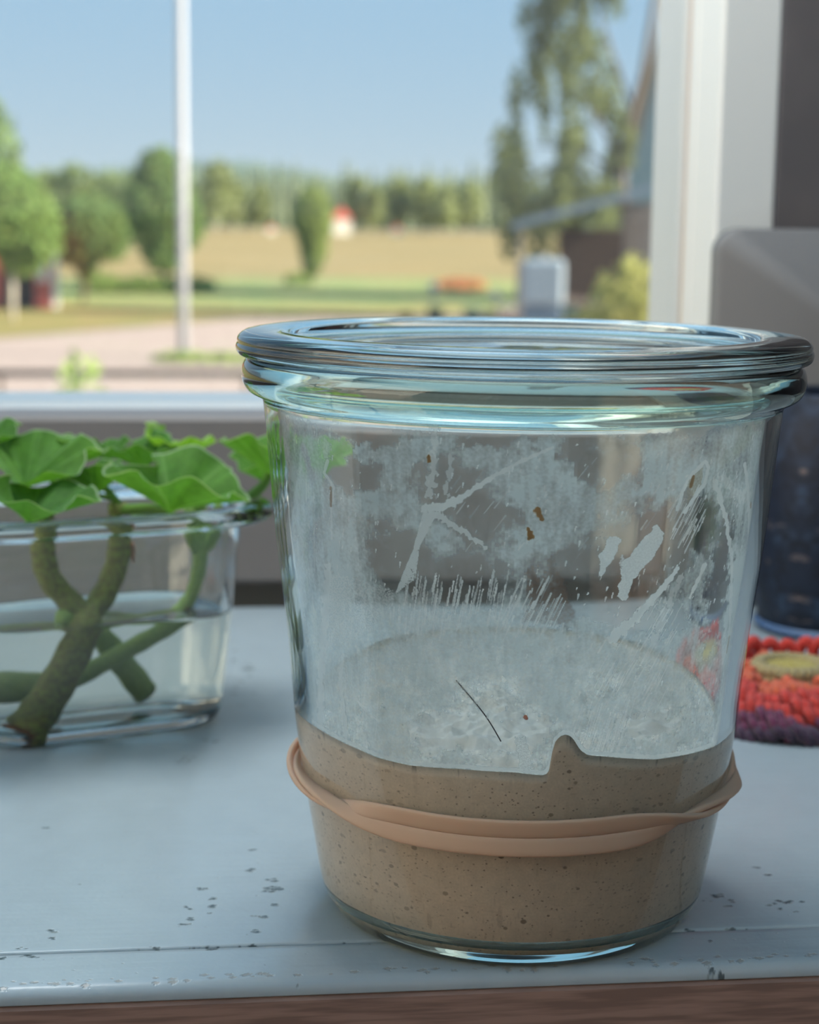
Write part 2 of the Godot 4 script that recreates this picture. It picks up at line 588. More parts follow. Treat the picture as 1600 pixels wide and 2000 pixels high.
func make_garden() -> void:
	var gravel := mottled(0.03, 31, day(230, 208, 198), day(212, 190, 180), 0.6, 0.95)
	var lawn := mottled(0.02, 32, day(166, 164, 84), day(188, 166, 98), 0.12, 0.95)
	var green := mottled(0.02, 33, day(164, 186, 106), day(186, 190, 118), 0.1, 0.95)
	var hay := mottled(0.012, 34, day(196, 172, 112), day(180, 162, 104), 0.03, 0.95)
	ground("gravel_yard", "pale gravel yard in front of the window", [[-60, 1.2], [-14, 24], [-6.1, 25.7], [1, 30.6], [8.5, 32.9], [16, 33.2], [60, 40], [70, 1.2]], 0.0, gravel)
	struct("ground", block(Vector3(-400, GROUND - 0.3, -40), Vector3(400, GROUND - 0.06, 300), 0.01), lawn, "grassy ground round the house")
	ground("grass_verge", "dry yellow green grass along the gravel", [[-60, 1.2], [-60, 34], [-6.1, 34.7], [8, 35.5], [60, 44], [60, 40], [16, 33.2], [8.5, 32.9], [1, 30.6], [-6.1, 25.7], [-14, 24]], 0.01, lawn)
	ground("meadow_strip", "green strip of meadow below the hay field", [[-60, 34], [-60, 52], [-6.1, 50], [8, 54], [60, 60], [60, 44], [8, 35.5], [-6.1, 34.7]], 0.02, green)
	ground("hay_field", "yellow hay field reaching to the forest edge", [[-60, 52], [-60, 330], [0, 300], [60, 330], [60, 60], [8, 54], [-6.1, 50]], 0.03, hay)
	# far wooded hill
	var hill := []
	for r in 5:
		var p := PackedVector3Array()
		for c in 41:
			var a := lerpf(-40, 40, c / 40.0)
			var q := out_at(a, 330.0 + r * 130.0)
			q.y = GROUND + [0.0, 5.0, 12.0, 19.0, 20.0][r] * (0.5 + 0.42 * exp(-pow(a / 3.6, 2.0)) + 0.03 * sin(a * 0.9))
			p.append(q)
		hill.append(p)
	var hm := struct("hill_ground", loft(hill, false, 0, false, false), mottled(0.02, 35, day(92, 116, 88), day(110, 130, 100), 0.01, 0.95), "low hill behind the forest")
	hm.set_meta("kind", "structure")
	# spruces on the hill, too far to tell apart
	var mm := MultiMesh.new()
	mm.transform_format = MultiMesh.TRANSFORM_3D
	mm.mesh = spruce_mesh()
	mm.instance_count = 1500
	for k in 1500:
		var a := rng.randf_range(-9, 16)
		var f := rng.randf_range(0.3, 3.6)
		var q := out_at(a, 330.0 + f * 130.0)
		var hs := [0.0, 5.0, 12.0, 19.0, 20.0]
		q.y = GROUND + lerpf(hs[int(f)], hs[int(f) + 1], f - int(f)) * (0.5 + 0.42 * exp(-pow(a / 3.6, 2.0)) + 0.03 * sin(a * 0.9)) - 0.3
		mm.set_instance_transform(k, Transform3D(Basis(Vector3.UP, rng.randf() * TAU).scaled(Vector3(1.3, rng.randf_range(0.75, 1.15), 1.3)), q))
	var hf := MultiMeshInstance3D.new()
	hf.name = numbered("hillside_forest")
	hf.multimesh = mm
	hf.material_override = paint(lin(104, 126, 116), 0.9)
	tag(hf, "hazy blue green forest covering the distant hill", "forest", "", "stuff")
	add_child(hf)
	# the forest edge: spruces and birches one by one
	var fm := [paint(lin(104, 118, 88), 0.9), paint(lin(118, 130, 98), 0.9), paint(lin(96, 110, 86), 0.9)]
	var sm := spruce_mesh()
	for k in 66:
		var px := 318.0 + k * 10.6 + rng.randf_range(-1.5, 1.5)
		var d: float = [208.0, 216.0, 224.0, 232.0][k % 4] + rng.randf_range(-1, 1)
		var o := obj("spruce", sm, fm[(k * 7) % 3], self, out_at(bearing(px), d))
		o.scale = Vector3(0.68, 1.0, 0.68) * rng.randf_range(0.8, 1.05)
		o.rotation.y = rng.randf() * TAU
		tag(o, "one of the blurred grey green spruces standing at the far forest edge", "tree", "spruces at the forest edge")
	for q in [[420, 190, 1.15], [500, 200, 0.8], [720, 199, 0.8], [770, 205, 1.0], [860, 200, 0.85], [905, 203, 0.9], [455, 205, 0.9], [690, 210, 1.0], [820, 203, 1.0]]:
		var t := thing("birch_tree", "one of the small round light green birches before the spruces", "tree", out_at(bearing(q[0]), q[1]), 0.0, "birches at the forest edge")
		var s: float = q[2]
		obj("trunk", tube([V(0, 0), V(0, 3 * s)], [0.12, 0.06], 6), M.birch, t)
		foliage(t, [[V(0, 3.6 * s), Vector3(1.9, 2.6, 1.9) * s], [V(0.3, 5.2 * s), Vector3(1.2, 1.6, 1.2) * s]], 420, 0.75, leafy(lin(122, 132, 92)))
	# the garden trees
	tree("apple_tree", "bright green bushy tree at the left edge before the red shed", 30, 30, [[V(-0.1, 1.75), V(0.75, 0.72, 0.8)], [V(0.35, 1.45), V(0.45, 0.6, 0.5)], [V(-0.3, 2.15), V(0.45, 0.42, 0.45)], [V(0.1, 1.05), V(0.4, 0.35, 0.4)]], 4200, 0.13, M.leaf[0], [[V(-0.06, 0), V(-0.04, 0.7), V(0, 1.5)], [0.05, 0.045, 0.03]], M.birch)
	tree("garden_tree", "dark green round tree on a thin trunk right of the red shed", 172, 36, [[V(0.05, 1.45), V(0.72, 0.7, 0.7)], [V(-0.25, 1.15), V(0.5, 0.45, 0.5)], [V(0.4, 1.2), V(0.4, 0.4, 0.4)], [V(-0.02, 0.75), V(0.22, 0.3, 0.22)]], 3800, 0.14, M.leaf[1], [[V(-0.12, 0), V(-0.06, 0.4), V(0, 1.2)], [0.05, 0.045, 0.03]], M.bark)
	tree("oval_tree", "tall oval green tree behind the white flagpole", 318, 47, [[V(-0.1, 1.9), V(1.05, 1.2, 1.0)], [V(-0.1, 2.7), V(0.62, 0.8, 0.62)], [V(0.45, 1.5), V(0.62, 0.8, 0.62)], [V(0.0, 0.85), V(0.6, 0.6, 0.6)]], 4600, 0.19, M.leaf[1], [[V(0, 0), V(0, 1.2)], [0.07, 0.05]], M.bark)
	tree("sapling", "slender olive green young tree alone in the hay field", 606, 47, [[V(0, 1.7), V(0.55, 0.9, 0.5)], [V(0.03, 0.9), V(0.38, 0.5, 0.36)], [V(-0.03, 0.45), V(0.22, 0.3, 0.2)]], 2300, 0.14, leafy(lin(120, 136, 78)), [[V(0, 0), V(0, 1.5)], [0.04, 0.03]], M.bark)
	tree("tall_tree", "tall hazy tree behind the bright green one at the left edge", -25, 44, [[V(0, 3.2), V(0.85, 1.3, 0.8)], [V(0.1, 2.2), V(1.1, 1.0, 0.9)], [V(0.5, 1.7), V(1.0, 0.7, 0.8)], [V(-0.2, 4.3), V(0.5, 0.7, 0.5)]], 3600, 0.18, leafy(lin(112, 138, 96)), [[V(0, 0), V(0, 2.4)], [0.1, 0.06]], M.bark)
	tree("garden_tree", "low grey green tree between the round and the oval tree", 232, 70, [[V(0, 1.9), V(1.5, 1.5, 1.2)], [V(-1.6, 2.2), V(1.1, 1.5, 1.0)], [V(-2.6, 1.8), V(1.0, 1.6, 1.0)]], 2600, 0.3, leafy(lin(110, 128, 92)), [[V(0, 0), V(0, 1.2)], [0.08, 0.05]], M.bark)
	# the weeping birch on the right: hanging curtains of small leaves with sky between them
	var bl := []
	for k in 64:
		var y := rng.randf_range(0.6, 6.6)
		var reach := clampf(1.35 - (y - 2.4) * 0.13, 0.5, 1.35) if y > 2.2 else 1.0 + 0.22 * (y - 0.8)
		bl.append([V(rng.randf_range(-reach, reach * 0.72), y, rng.randf_range(-0.8, 0.8)), Vector3(rng.randf_range(0.12, 0.3), rng.randf_range(0.3, 0.8), 0.25)])
	bl.append([V(-0.55, 1.9), V(0.7, 0.75, 0.6)])
	bl.append([V(0.1, 2.0), V(0.75, 0.7, 0.6)])
	var wb := tree("weeping_birch", "tall dark weeping birch with sky showing through, beside the carport", 1115, 31.5, bl, 9500, 0.115, leafy(lin(78, 88, 70)), [[V(0.95, -0.02), V(0.85, 1.6), V(0.72, 2.8), V(1.05, 4.2), V(1.35, 6.5)], [0.1, 0.09, 0.08, 0.065, 0.05]], M.bark, 0.8)
	for q in [[V(0.72, 2.8), V(0.2, 3.6), V(-0.5, 4.4)], [V(0.76, 2.4), V(0.1, 2.9), V(-0.8, 3.0)], [V(0.9, 3.6), V(0.5, 4.6), V(0.1, 5.8)], [V(0.8, 2.0), V(0.2, 2.2), V(-0.6, 2.1)]]:
		obj("branch", tube(smooth(q, 4), [0.05, 0.045, 0.04, 0.035, 0.03, 0.025, 0.02, 0.015, 0.01], 6), M.bark, wb)
	# bushes
	tree("shrub", "yellow green bush below the carport at the right window edge", 1195, 24, [[V(0, 0.5), V(0.4, 0.5, 0.4)], [V(0.42, 0.72), V(0.42, 0.5, 0.4)], [V(-0.35, 0.3), V(0.35, 0.3, 0.3)], [V(-0.15, 0.85), V(0.16, 0.22, 0.16)], [V(0.2, 1.1), V(0.2, 0.2, 0.2)]], 1500, 0.09, leafy(lin(178, 176, 112)), [], null, 0.0, "bush")
	tree("shrub", "sparse light green shrub growing by the low black railing", 140, 7.2, [[V(0.02, 1.0), V(0.1, 0.18, 0.1)], [V(-0.07, 0.82), V(0.12, 0.16, 0.1)], [V(0.1, 0.78), V(0.12, 0.18, 0.1)], [V(0, 0.5), V(0.16, 0.4, 0.14)]], 620, 0.045, leafy(lin(150, 176, 96)), [[V(0, 0), V(0.01, 0.5), V(0.02, 1.05)], [0.008, 0.006, 0.003]], M.bark, 0.0, "bush")
	tree("hedge", "low green hedge along the meadow strip left of the flagpole", 255, 40, [[V(-0.6, 0.2), V(0.6, 0.3, 0.3)], [V(0.3, 0.2), V(0.7, 0.26, 0.3)], [V(1.2, 0.2), V(0.7, 0.24, 0.3)]], 1500, 0.12, leafy(lin(128, 152, 84)), [], null, 0.0, "hedge")
	tree("grass_tuft", "green tuft of grass around the foot of the flagpole", 400, 21.5, [[V(-0.3, 0.03), V(0.35, 0.08, 0.2)], [V(0.25, 0.03), V(0.4, 0.07, 0.25)]], 900, 0.08, leafy(lin(140, 160, 90)), [], null, 0.0, "grass")
	tree("shrub", "dark green shrub at the foot of the slender young tree", 575, 46.5, [[V(0, 0.1), V(0.35, 0.22, 0.3)]], 300, 0.12, leafy(lin(116, 138, 74)), [], null, 0.0, "bush")
	# flagpole
	var fp := thing("flagpole", "tall white flagpole standing on the gravel yard", "flagpole", out_at(bearing(355), 22))
	var fw := paint(lin(188, 192, 200), 0.4)
	obj("base", lathe([Vector2(0.11, 0), Vector2(0.11, 0.05), Vector2(0.085, 0.06), Vector2(0.085, 0.1)], 16), paint(day(170, 168, 164), 0.7), fp)
	obj("pole", lathe([Vector2(0.062, 0), Vector2(0.062, 2.45), Vector2(0.058, 2.5), Vector2(0.05, 6), Vector2(0.03, 9)], 24), fw, fp)
	obj("joint_ring", lathe([Vector2(0.067, 2.44), Vector2(0.067, 2.5)], 24), fw, fp)
	obj("finial", lathe(smooth([Vector2(0.0, 9), Vector2(0.06, 9.04), Vector2(0.0, 9.12)], 5), 16), fw, fp)
	# low railing
	var iron := paint(day(52, 48, 48), 0.6)
	var rl := thing("railing", "low dark railing with thin posts at the edge of the yard", "railing", Vector3(0, GROUND, -8))
	obj("top_rail", block(V(-2.6, 1.0, -0.014), V(3.0, 1.03, 0.014), 0.004), iron, rl)
	for k in 5:
		obj("post", block(V(-1.94 + k * 1.07, 0, -0.012), V(-1.916 + k * 1.07, 1.0, 0.012), 0.003), paint(day(150, 136, 128), 0.7), rl)
	# red shed on the left
	var sh := thing("shed", "red wooden shed with white corner board behind the left trees", "shed", out_at(bearing(112), 34), -deg_to_rad(bearing(60)))
	obj("wall", block(V(-2.6, 0, -2.2), V(-0.03, 1.7, 0), 0.01), M.red, sh)
	obj("corner_board", block(V(-0.1, 0, -0.06), V(0.02, 1.7, 0.02), 0.005), M.trim, sh)
	obj("door", block(V(-1.0, 0.02, -0.02), V(-0.42, 1.3, 0.02), 0.005), paint(day(70, 58, 60), 0.7), sh)
	obj("window_frame", block(V(-0.37, 0.5, 0.0), V(-0.18, 1.1, 0.03), 0.005), M.trim, sh)
	obj("roof", slab(PackedVector2Array([Vector2(-2.8, 1.6), Vector2(0.25, 1.6), Vector2(0.25, 1.7), Vector2(-1.3, 2.2), Vector2(-2.8, 1.7)]), -2.4, 0.2), paint(day(120, 70, 60), 0.8), sh)
	# far cottages at the forest edge
	for q in [[661, 198, 2.0, 2.9, "small red and white cottage beside the slender young tree"], [768, 200, 1.1, 1.2, "tiny pale hut at the forest edge behind the hay field"], [526, 198, 1.0, 1.0, "tiny white hut at the forest edge left of the slender tree"]]:
		var c := thing("cottage", q[4], "cottage", out_at(bearing(q[0]), q[1]))
		var w: float = q[2] / 2
		obj("wall", block(V(-w, 0, -w), V(w, q[3] * 0.6, w), 0.02), M.trim, c)
		obj("roof", slab(PackedVector2Array([Vector2(-w * 1.2, q[3] * 0.6), Vector2(w * 1.2, q[3] * 0.6), Vector2(0, q[3] * 1.05)]), -w * 1.1, w * 1.1), M.red, c)
	# carport on the right: low sloping roof, dark inside, pale blue tank
	var cp := thing("carport", "open carport with blue grey sloping roof at the right", "carport", out_at(bearing(1125), 27), -deg_to_rad(11.9))
	var slate := paint(day(150, 176, 200), 0.5)
	obj("roof", slab(PackedVector2Array([Vector2(-1.05, 1.6), Vector2(1.7, 2.36), Vector2(1.7, 2.42), Vector2(-1.05, 1.66)]), -2.2, 0.0), slate, cp)
	obj("fascia", slab(PackedVector2Array([Vector2(-1.05, 1.58), Vector2(1.7, 2.34), Vector2(1.7, 2.46), Vector2(-1.05, 1.68)]), 0.0, 0.04), slate, cp)
	obj("rear_wall", block(V(-0.35, 0, -2.2), V(1.7, 1.6, -2.1), 0.01), paint(day(92, 80, 74), 0.9), cp)
	obj("side_panel", block(V(0.62, 0.9, -0.3), V(1.7, 2.0, -0.2), 0.01), paint(day(150, 144, 140), 0.8), cp)
	obj("post", block(V(-0.95, 0, -0.1), V(-0.88, 1.6, -0.03), 0.005), paint(day(170, 166, 160), 0.8), cp)
	obj("post", block(V(0.68, 0, -0.1), V(0.75, 1.9, -0.03), 0.005), paint(day(140, 130, 120), 0.8), cp)
	obj("rail", slab(PackedVector2Array([Vector2(-0.5, 0.56), Vector2(0.9, 0.36), Vector2(0.9, 0.46), Vector2(-0.5, 0.66)]), 0.06, 0.1), paint(day(196, 176, 158), 0.8), cp)
	var wt := thing("water_tank", "pale blue box shaped water tank under the carport roof", "tank", out_at(bearing(1053), 26.0), -deg_to_rad(11))
	obj("body", block(V(-0.31, 0.5, -0.3), V(0.31, 1.18, 0.3), 0.06), paint(day(186, 208, 226), 0.5), wt)
	obj("cap", lathe([Vector2(0.07, 1.17), Vector2(0.07, 1.22), Vector2(0.06, 1.23)], 12), paint(day(200, 196, 198), 0.5), wt)
	obj("stand", block(V(-0.28, 0, -0.28), V(0.28, 0.5, 0.28), 0.02), paint(day(120, 150, 178), 0.6), wt)
	# blue grey gable of the neighbouring house
	var nh := thing("neighbour_house", "blue grey house gable with brown bargeboard behind the birch", "house", out_at(bearing(1290), 38), -deg_to_rad(14.5))
	obj("gable_wall", slab(PackedVector2Array([Vector2(-0.85, 0), Vector2(3, 0), Vector2(3, 8), Vector2(0.3, 8), Vector2(-0.85, 2.8)]), -4, 0), paint(day(150, 184, 208), 0.6), nh)
	obj("bargeboard", slab(PackedVector2Array([Vector2(-0.98, 2.75), Vector2(-0.8, 2.75), Vector2(0.42, 8), Vector2(0.2, 8)]), -0.02, 0.06), paint(day(150, 134, 118), 0.8), nh)
	# odds and ends in the yard behind the jar
	for q in [["garden_pot", "dark grey garden pot furthest left in the row behind the jar lid", 788, 0.2, day(120, 116, 110), 0.26], ["garden_pot", "dark teal garden pot beside the grey one behind the lid", 845, 0.26, day(60, 98, 98), 0.34], ["garden_pot", "teal garden pot in the middle of the row behind the lid", 918, 0.3, day(84, 122, 126), 0.34], ["garden_pot", "slim teal pot just left of the white tub", 950, 0.18, day(86, 130, 130), 0.3],
		["garden_tub", "bright white tub in the yard behind the jar lid", 988, 0.32, day(240, 236, 236), 0.38], ["garden_tub", "lavender blue tub beside the white tub", 1026, 0.26, day(176, 186, 226), 0.4], ["garden_pot", "dark green blue pot right of the pale tank", 1100, 0.3, day(74, 120, 124), 0.4]]:
		var g := thing(q[0], q[1], "pot" if q[0] == "garden_pot" else "tub", out_at(bearing(q[2]), 28.4))
		var r: float = q[3] / 2
		var h: float = q[5]
		obj("body", lathe([Vector2(r * 0.75, 0.02), Vector2(r, h * 0.9), Vector2(r * 1.08, h * 0.9), Vector2(r * 1.08, h), Vector2(r * 0.92, h), Vector2(r * 0.88, h * 0.85)], 16), paint(q[4], 0.5), g)
		obj("saucer", lathe([Vector2(r * 0.9, 0), Vector2(r * 0.95, 0.03)], 16), paint(q[4].darkened(0.2), 0.6), g)
	for q in [[841, 0.55, "white ball lamp on a stick left of the teal pots"], [962, 0.42, "white ball lamp on a stick above the white tub"]]:
		var g := thing("ball_lamp", q[2], "lamp", out_at(bearing(q[0]), 29.3))
		obj("stick", lathe([Vector2(0.015, 0), Vector2(0.015, q[1] + 0.02)], 8), paint(day(200, 200, 210)), g)
		obj("globe", lathe(smooth([Vector2(0, q[1]), Vector2(0.09, q[1] + 0.09), Vector2(0, q[1] + 0.18)], 5), 14), paint(day(226, 228, 240), 0.4), g)
	var fb := tree("flower_bed", "low bed of reddish flowers at the edge of the field", 893, 44, [[V(0, 0.16), V(0.68, 0.16, 0.4)]], 800, 0.09, leafy(lin(206, 128, 104)), [], null, 0.0, "flower bed")
	fb.set_meta("label", "low bed of reddish flowers at the edge of the field")

func spruce_mesh() -> ArrayMesh:                # stacked drooping skirts, 8 m tall
	var v := PackedVector3Array()
	var idx := PackedInt32Array()
	for k in 8:
		var y0 := 0.8 + k * 0.9
		var r := 1.7 * (1.0 - k / 9.0)
		var top := v.size()
		v.append(Vector3(0, y0 + 1.5, 0))
		for c in 10:
			var a := TAU * c / 10.0 + k * 0.4
			var rr := r * (1.0 if c % 2 == 0 else 0.62)
			v.append(Vector3(cos(a) * rr, y0 - (0.15 if c % 2 == 0 else -0.1), sin(a) * rr))
		for c in 10: idx.append_array([top, top + 1 + c, top + 1 + (c + 1) % 10])
	return commit(v, idx, PackedVector2Array(), false)

# ---------------------------------------------------------------- the jar
const OUTER := [Vector2(0.0345, 0.0002), Vector2(0.0355, 0.001), Vector2(0.0368, 0.003), Vector2(0.038, 0.006), Vector2(0.0394, 0.014), Vector2(0.0416, 0.027), Vector2(0.0432, 0.0385), Vector2(0.0448, 0.056), Vector2(0.0469, 0.0735), Vector2(0.0488, 0.094), Vector2(0.0494, 0.0998)]
const INNER := [Vector2(0.0318, 0.0034), Vector2(0.0348, 0.0062), Vector2(0.0366, 0.014), Vector2(0.0386, 0.027), Vector2(0.0402, 0.0385), Vector2(0.0418, 0.056), Vector2(0.0439, 0.0735), Vector2(0.0458, 0.094), Vector2(0.0463, 0.0998)]
# how high the dough stands against the glass: degrees round the jar (0 faces the room), mm
const CONTACT := [[-180, 46.5], [-140, 46], [-110, 43], [-79, 40.2], [-60, 40.2], [-52, 39.8], [-42, 39.2], [-36, 38.6], [-26, 38.4], [-13, 39.0], [0, 39.0], [7.3, 38.5], [8.6, 38.9], [9.0, 40.0], [9.3, 42.6], [9.9, 44.6], [10.9, 45.6], [12.2, 46.0], [13.4, 45.8], [14.5, 45.0], [15.4, 43.9], [16.4, 42.9], [18.2, 42.0], [25, 41.2], [37, 39.7], [48, 39.2], [63, 38.6], [84, 39.4], [110, 43], [140, 46], [180, 46.5]]

func table(t: Array, x: float) -> float:
	for k in t.size() - 1:
		if x <= t[k + 1][0]: return lerpf(t[k][1], t[k + 1][1], clampf((x - t[k][0]) / (t[k + 1][0] - t[k][0]), 0, 1))
	return t[-1][1]

func radius_at(prof: Array, y: float) -> float:
	for k in prof.size() - 1:
		if y <= prof[k + 1].y: return lerpf(prof[k].x, prof[k + 1].x, clampf((y - prof[k].y) / (prof[k + 1].y - prof[k].y), 0, 1))
	return prof[-1].x

func make_jar() -> void:
	var turn := -deg_to_rad(10.33)
	var tint := glass(Color.WHITE)
	var jar := thing("glass_jar", "large clear greenish glass jar smeared with dough, standing on the sill", "jar", JAR, turn)
	var prof := [Vector2(0, 0.0013), Vector2(0.03, 0.0011), Vector2(0.0325, 0.0003), Vector2(0.0335, 0.0)]
	prof.append_array(smooth(OUTER, 4))
	prof.append_array(smooth([Vector2(0.0496, 0.1004), Vector2(0.0505, 0.101), Vector2(0.0522, 0.1019), Vector2(0.0532, 0.1034), Vector2(0.0535, 0.105), Vector2(0.0532, 0.1068), Vector2(0.0524, 0.1079), Vector2(0.051, 0.1082)], 4))
	prof.append_array([Vector2(0.0482, 0.1082), Vector2(0.0474, 0.1079), Vector2(0.047, 0.107), Vector2(0.0468, 0.102)])
	var inn := smooth(INNER, 4)
	inn.reverse()
	prof.append_array(inn)
	prof.append_array([Vector2(0.028, 0.0030), Vector2(0, 0.0029)])
	tint.vertex_color_use_as_albedo = true
	var thick := func(q: Vector2) -> float: return maxf(smoothstep(0.0985, 0.1022, q.y), smoothstep(0.006, 0.001, q.y))
	obj("glass_body", glass_lathe(prof, thick, Color(0.955, 0.99, 0.98), Color(0.76, 0.97, 0.89)), tint, jar)
	var smear := film_material()
	tag(obj("dried_film", film_mesh(-100.0, 100.0), smear, jar), "white dried smears and mist on the inside of the glass")
	tag(obj("dough_run", film_mesh(155.0, 179.9), smear, jar), "brown run of dough on the far inside of the glass")
	var lid := thing("jar_lid", "round clear glass lid with raised rim lying on the jar", "lid", JAR, turn)
	var lp := [Vector2(0, 0.1102), Vector2(0.0395, 0.1102)]
	lp.append_array(smooth([Vector2(0.042, 0.1103), Vector2(0.0436, 0.111), Vector2(0.0448, 0.1126), Vector2(0.0466, 0.1132)], 4))
	lp.append_array(smooth([Vector2(0.051, 0.1132), Vector2(0.053, 0.1129), Vector2(0.0541, 0.112), Vector2(0.0543, 0.1113)], 4))
	lp.append_array(smooth([Vector2(0.0542, 0.1109), Vector2(0.0545, 0.1104), Vector2(0.0545, 0.1096), Vector2(0.0539, 0.1087), Vector2(0.0525, 0.1084)], 4))
	lp.append_array(smooth([Vector2(0.0475, 0.1084), Vector2(0.0462, 0.1078), Vector2(0.0456, 0.1062), Vector2(0.0442, 0.1056), Vector2(0.042, 0.1066)], 4))
	lp.append(Vector2(0, 0.107))
	var rim := func(q: Vector2) -> float: return smoothstep(0.036, 0.046, q.x)
	obj("glass_disc", glass_lathe(lp, rim, Color(0.96, 0.99, 0.985), Color(0.88, 0.985, 0.955)), tint, lid)
	make_dough(turn)
	make_band(turn)
	var hair := [V(-13.9, 55.2), V(-9, 51.1), V(-6, 48.2), V(-3, 44.5)]
	var path := []
	for p in smooth(hair, 6):
		var a := deg_to_rad(p.x)
		var r := radius_at(INNER, p.y / 1000.0) - 0.0004
		path.append(V(sin(a) * r, p.y / 1000.0, cos(a) * r))
	var hr := thing("hair", "thin dark hair stuck to the inside of the jar above the dough", "hair", JAR, turn)
	obj("strand", tube(path, [0.00011], 6), paint(lin(52, 52, 54), 0.5), hr)

# ---- the smears: an alpha picture unrolled round the inside of the jar, centre = towards the room
const FW := 2048
const FH := 1024
const F_TOP := 100.8
const F_LOW := 36.0
var film := PackedFloat32Array()
var film_rough: FastNoiseLite
var film_img: Image

func film_mesh(from: float, to: float) -> ArrayMesh:
	var v := PackedVector3Array()
	var uv := PackedVector2Array()
	var idx := PackedInt32Array()
	var cols := int((to - from) / 2.5) + 1
	for r in 27:
		var y := lerpf(F_TOP, F_LOW, r / 26.0) / 1000.0
		var rad := radius_at(INNER, y) - 0.00015
		if y > 0.0998: rad = 0.0461
		for c in cols:
			var deg := lerpf(from, to, c / (cols - 1.0))
			var a := deg_to_rad(deg)
			v.append(V(sin(a) * rad, y, cos(a) * rad))
			uv.append(Vector2(deg / 360.0 + 0.5, r / 26.0))
	for r in 26:
		for c in cols - 1:
			var a := r * cols + c
			idx.append_array([a, a + 1, a + cols, a + 1, a + cols + 1, a + cols])
	return commit(v, idx, uv, false)

# a stroke through points (degrees, mm high), from one width to another (mm)
func stroke(pts: Array, w0: float, w1: float, alpha: float, rough := 0.5, tone := Color(0, 0, 0, 0)) -> void:
	var n := pts.size()
	for k in n - 1:
		var a := Vector2(pts[k][0] * 0.75, pts[k][1])
		var b := Vector2(pts[k + 1][0] * 0.75, pts[k + 1][1])
		var wa := lerpf(w0, w1, float(k) / (n - 1))
		var wb := lerpf(w0, w1, float(k + 1) / (n - 1))
		var m := maxf(wa, wb)
		var x0 := int((minf(a.x, b.x) - m + 135.0) / 270.0 * FW)
		var x1 := int((maxf(a.x, b.x) + m + 135.0) / 270.0 * FW)
		var y0 := int((F_TOP - maxf(a.y, b.y) - m) / (F_TOP - F_LOW) * FH)
		var y1 := int((F_TOP - minf(a.y, b.y) + m) / (F_TOP - F_LOW) * FH)
		for y in range(maxi(y0, 0), mini(y1, FH - 1) + 1):
			for x in range(maxi(x0, 0), mini(x1, FW - 1) + 1):
				var p := Vector2(x * 270.0 / FW - 135.0, F_TOP - y * (F_TOP - F_LOW) / FH)
				var t := clampf((p - a).dot(b - a) / maxf((b - a).length_squared(), 1e-6), 0, 1)
				var d := p.distance_to(a.lerp(b, t)) / (lerpf(wa, wb, t) * 0.5)
				d += film_rough.get_noise_2d(p.x * 2.2, p.y * 1.4) * rough
				if d < 1.0:
					put(x, y, alpha * clampf((1.0 - d) * 3.5, 0, 1), tone)

func put(x: int, y: int, a: float, tone: Color) -> void:
	var i := y * FW + x
	if a > 0.4 and tone.a == 0.0: film_img.set_pixel(x, y, Color(0.985, 0.985, 0.98))
	film[i] = maxf(film[i], a)
	if tone.a > 0.0: film_img.set_pixel(x, y, film_img.get_pixel(x, y).lerp(tone, minf(1.0, a * 1.2)))

func patch(pts: Array, alpha: float, rough: float, grain := 0.5, tone := Color(0, 0, 0, 0)) -> void:
	var poly := PackedVector2Array()
	for p in pts: poly.append(Vector2(p[0] * 0.75, p[1]))
	var box := Rect2(poly[0], Vector2.ZERO)
	for p in poly: box = box.expand(p)
	box = box.grow(1.5)
	for y in range(maxi(0, int((F_TOP - box.end.y) / (F_TOP - F_LOW) * FH)), mini(FH, int((F_TOP - box.position.y) / (F_TOP - F_LOW) * FH))):
		for x in range(int((box.position.x + 135) / 270 * FW), int((box.end.x + 135) / 270 * FW)):
			var p := Vector2(x * 270.0 / FW - 135.0, F_TOP - y * (F_TOP - F_LOW) / FH)
			var q := p + Vector2(film_rough.get_noise_2d(p.x * 1.5, p.y * 1.5), film_rough.get_noise_2d(p.x * 1.5 + 90, p.y * 1.5)) * rough
			if Geometry2D.is_point_in_polygon(q, poly):
				put(x, y, alpha * clampf(0.75 + grain * film_rough.get_noise_2d(p.x * 6.0, p.y * 6.0) * 1.6, 0, 1), tone)

# many thin nearly parallel scrapes
func scrapes(cx: float, cy: float, wx: float, wy: float, count: int, lean: float, length: float, alpha: float) -> void:
	for k in count:
		var x := cx + rng.randf_range(-wx, wx)
		var y := cy + rng.randf_range(-wy, wy)
		var l := length * rng.randf_range(0.4, 1.2)
		stroke([[x, y], [x + lean * l * 0.5, y - l * 0.5], [x + lean * l, y - l]], rng.randf_range(0.15, 0.4), rng.randf_range(0.1, 0.5), alpha * rng.randf_range(0.5, 1.0), 0.5)

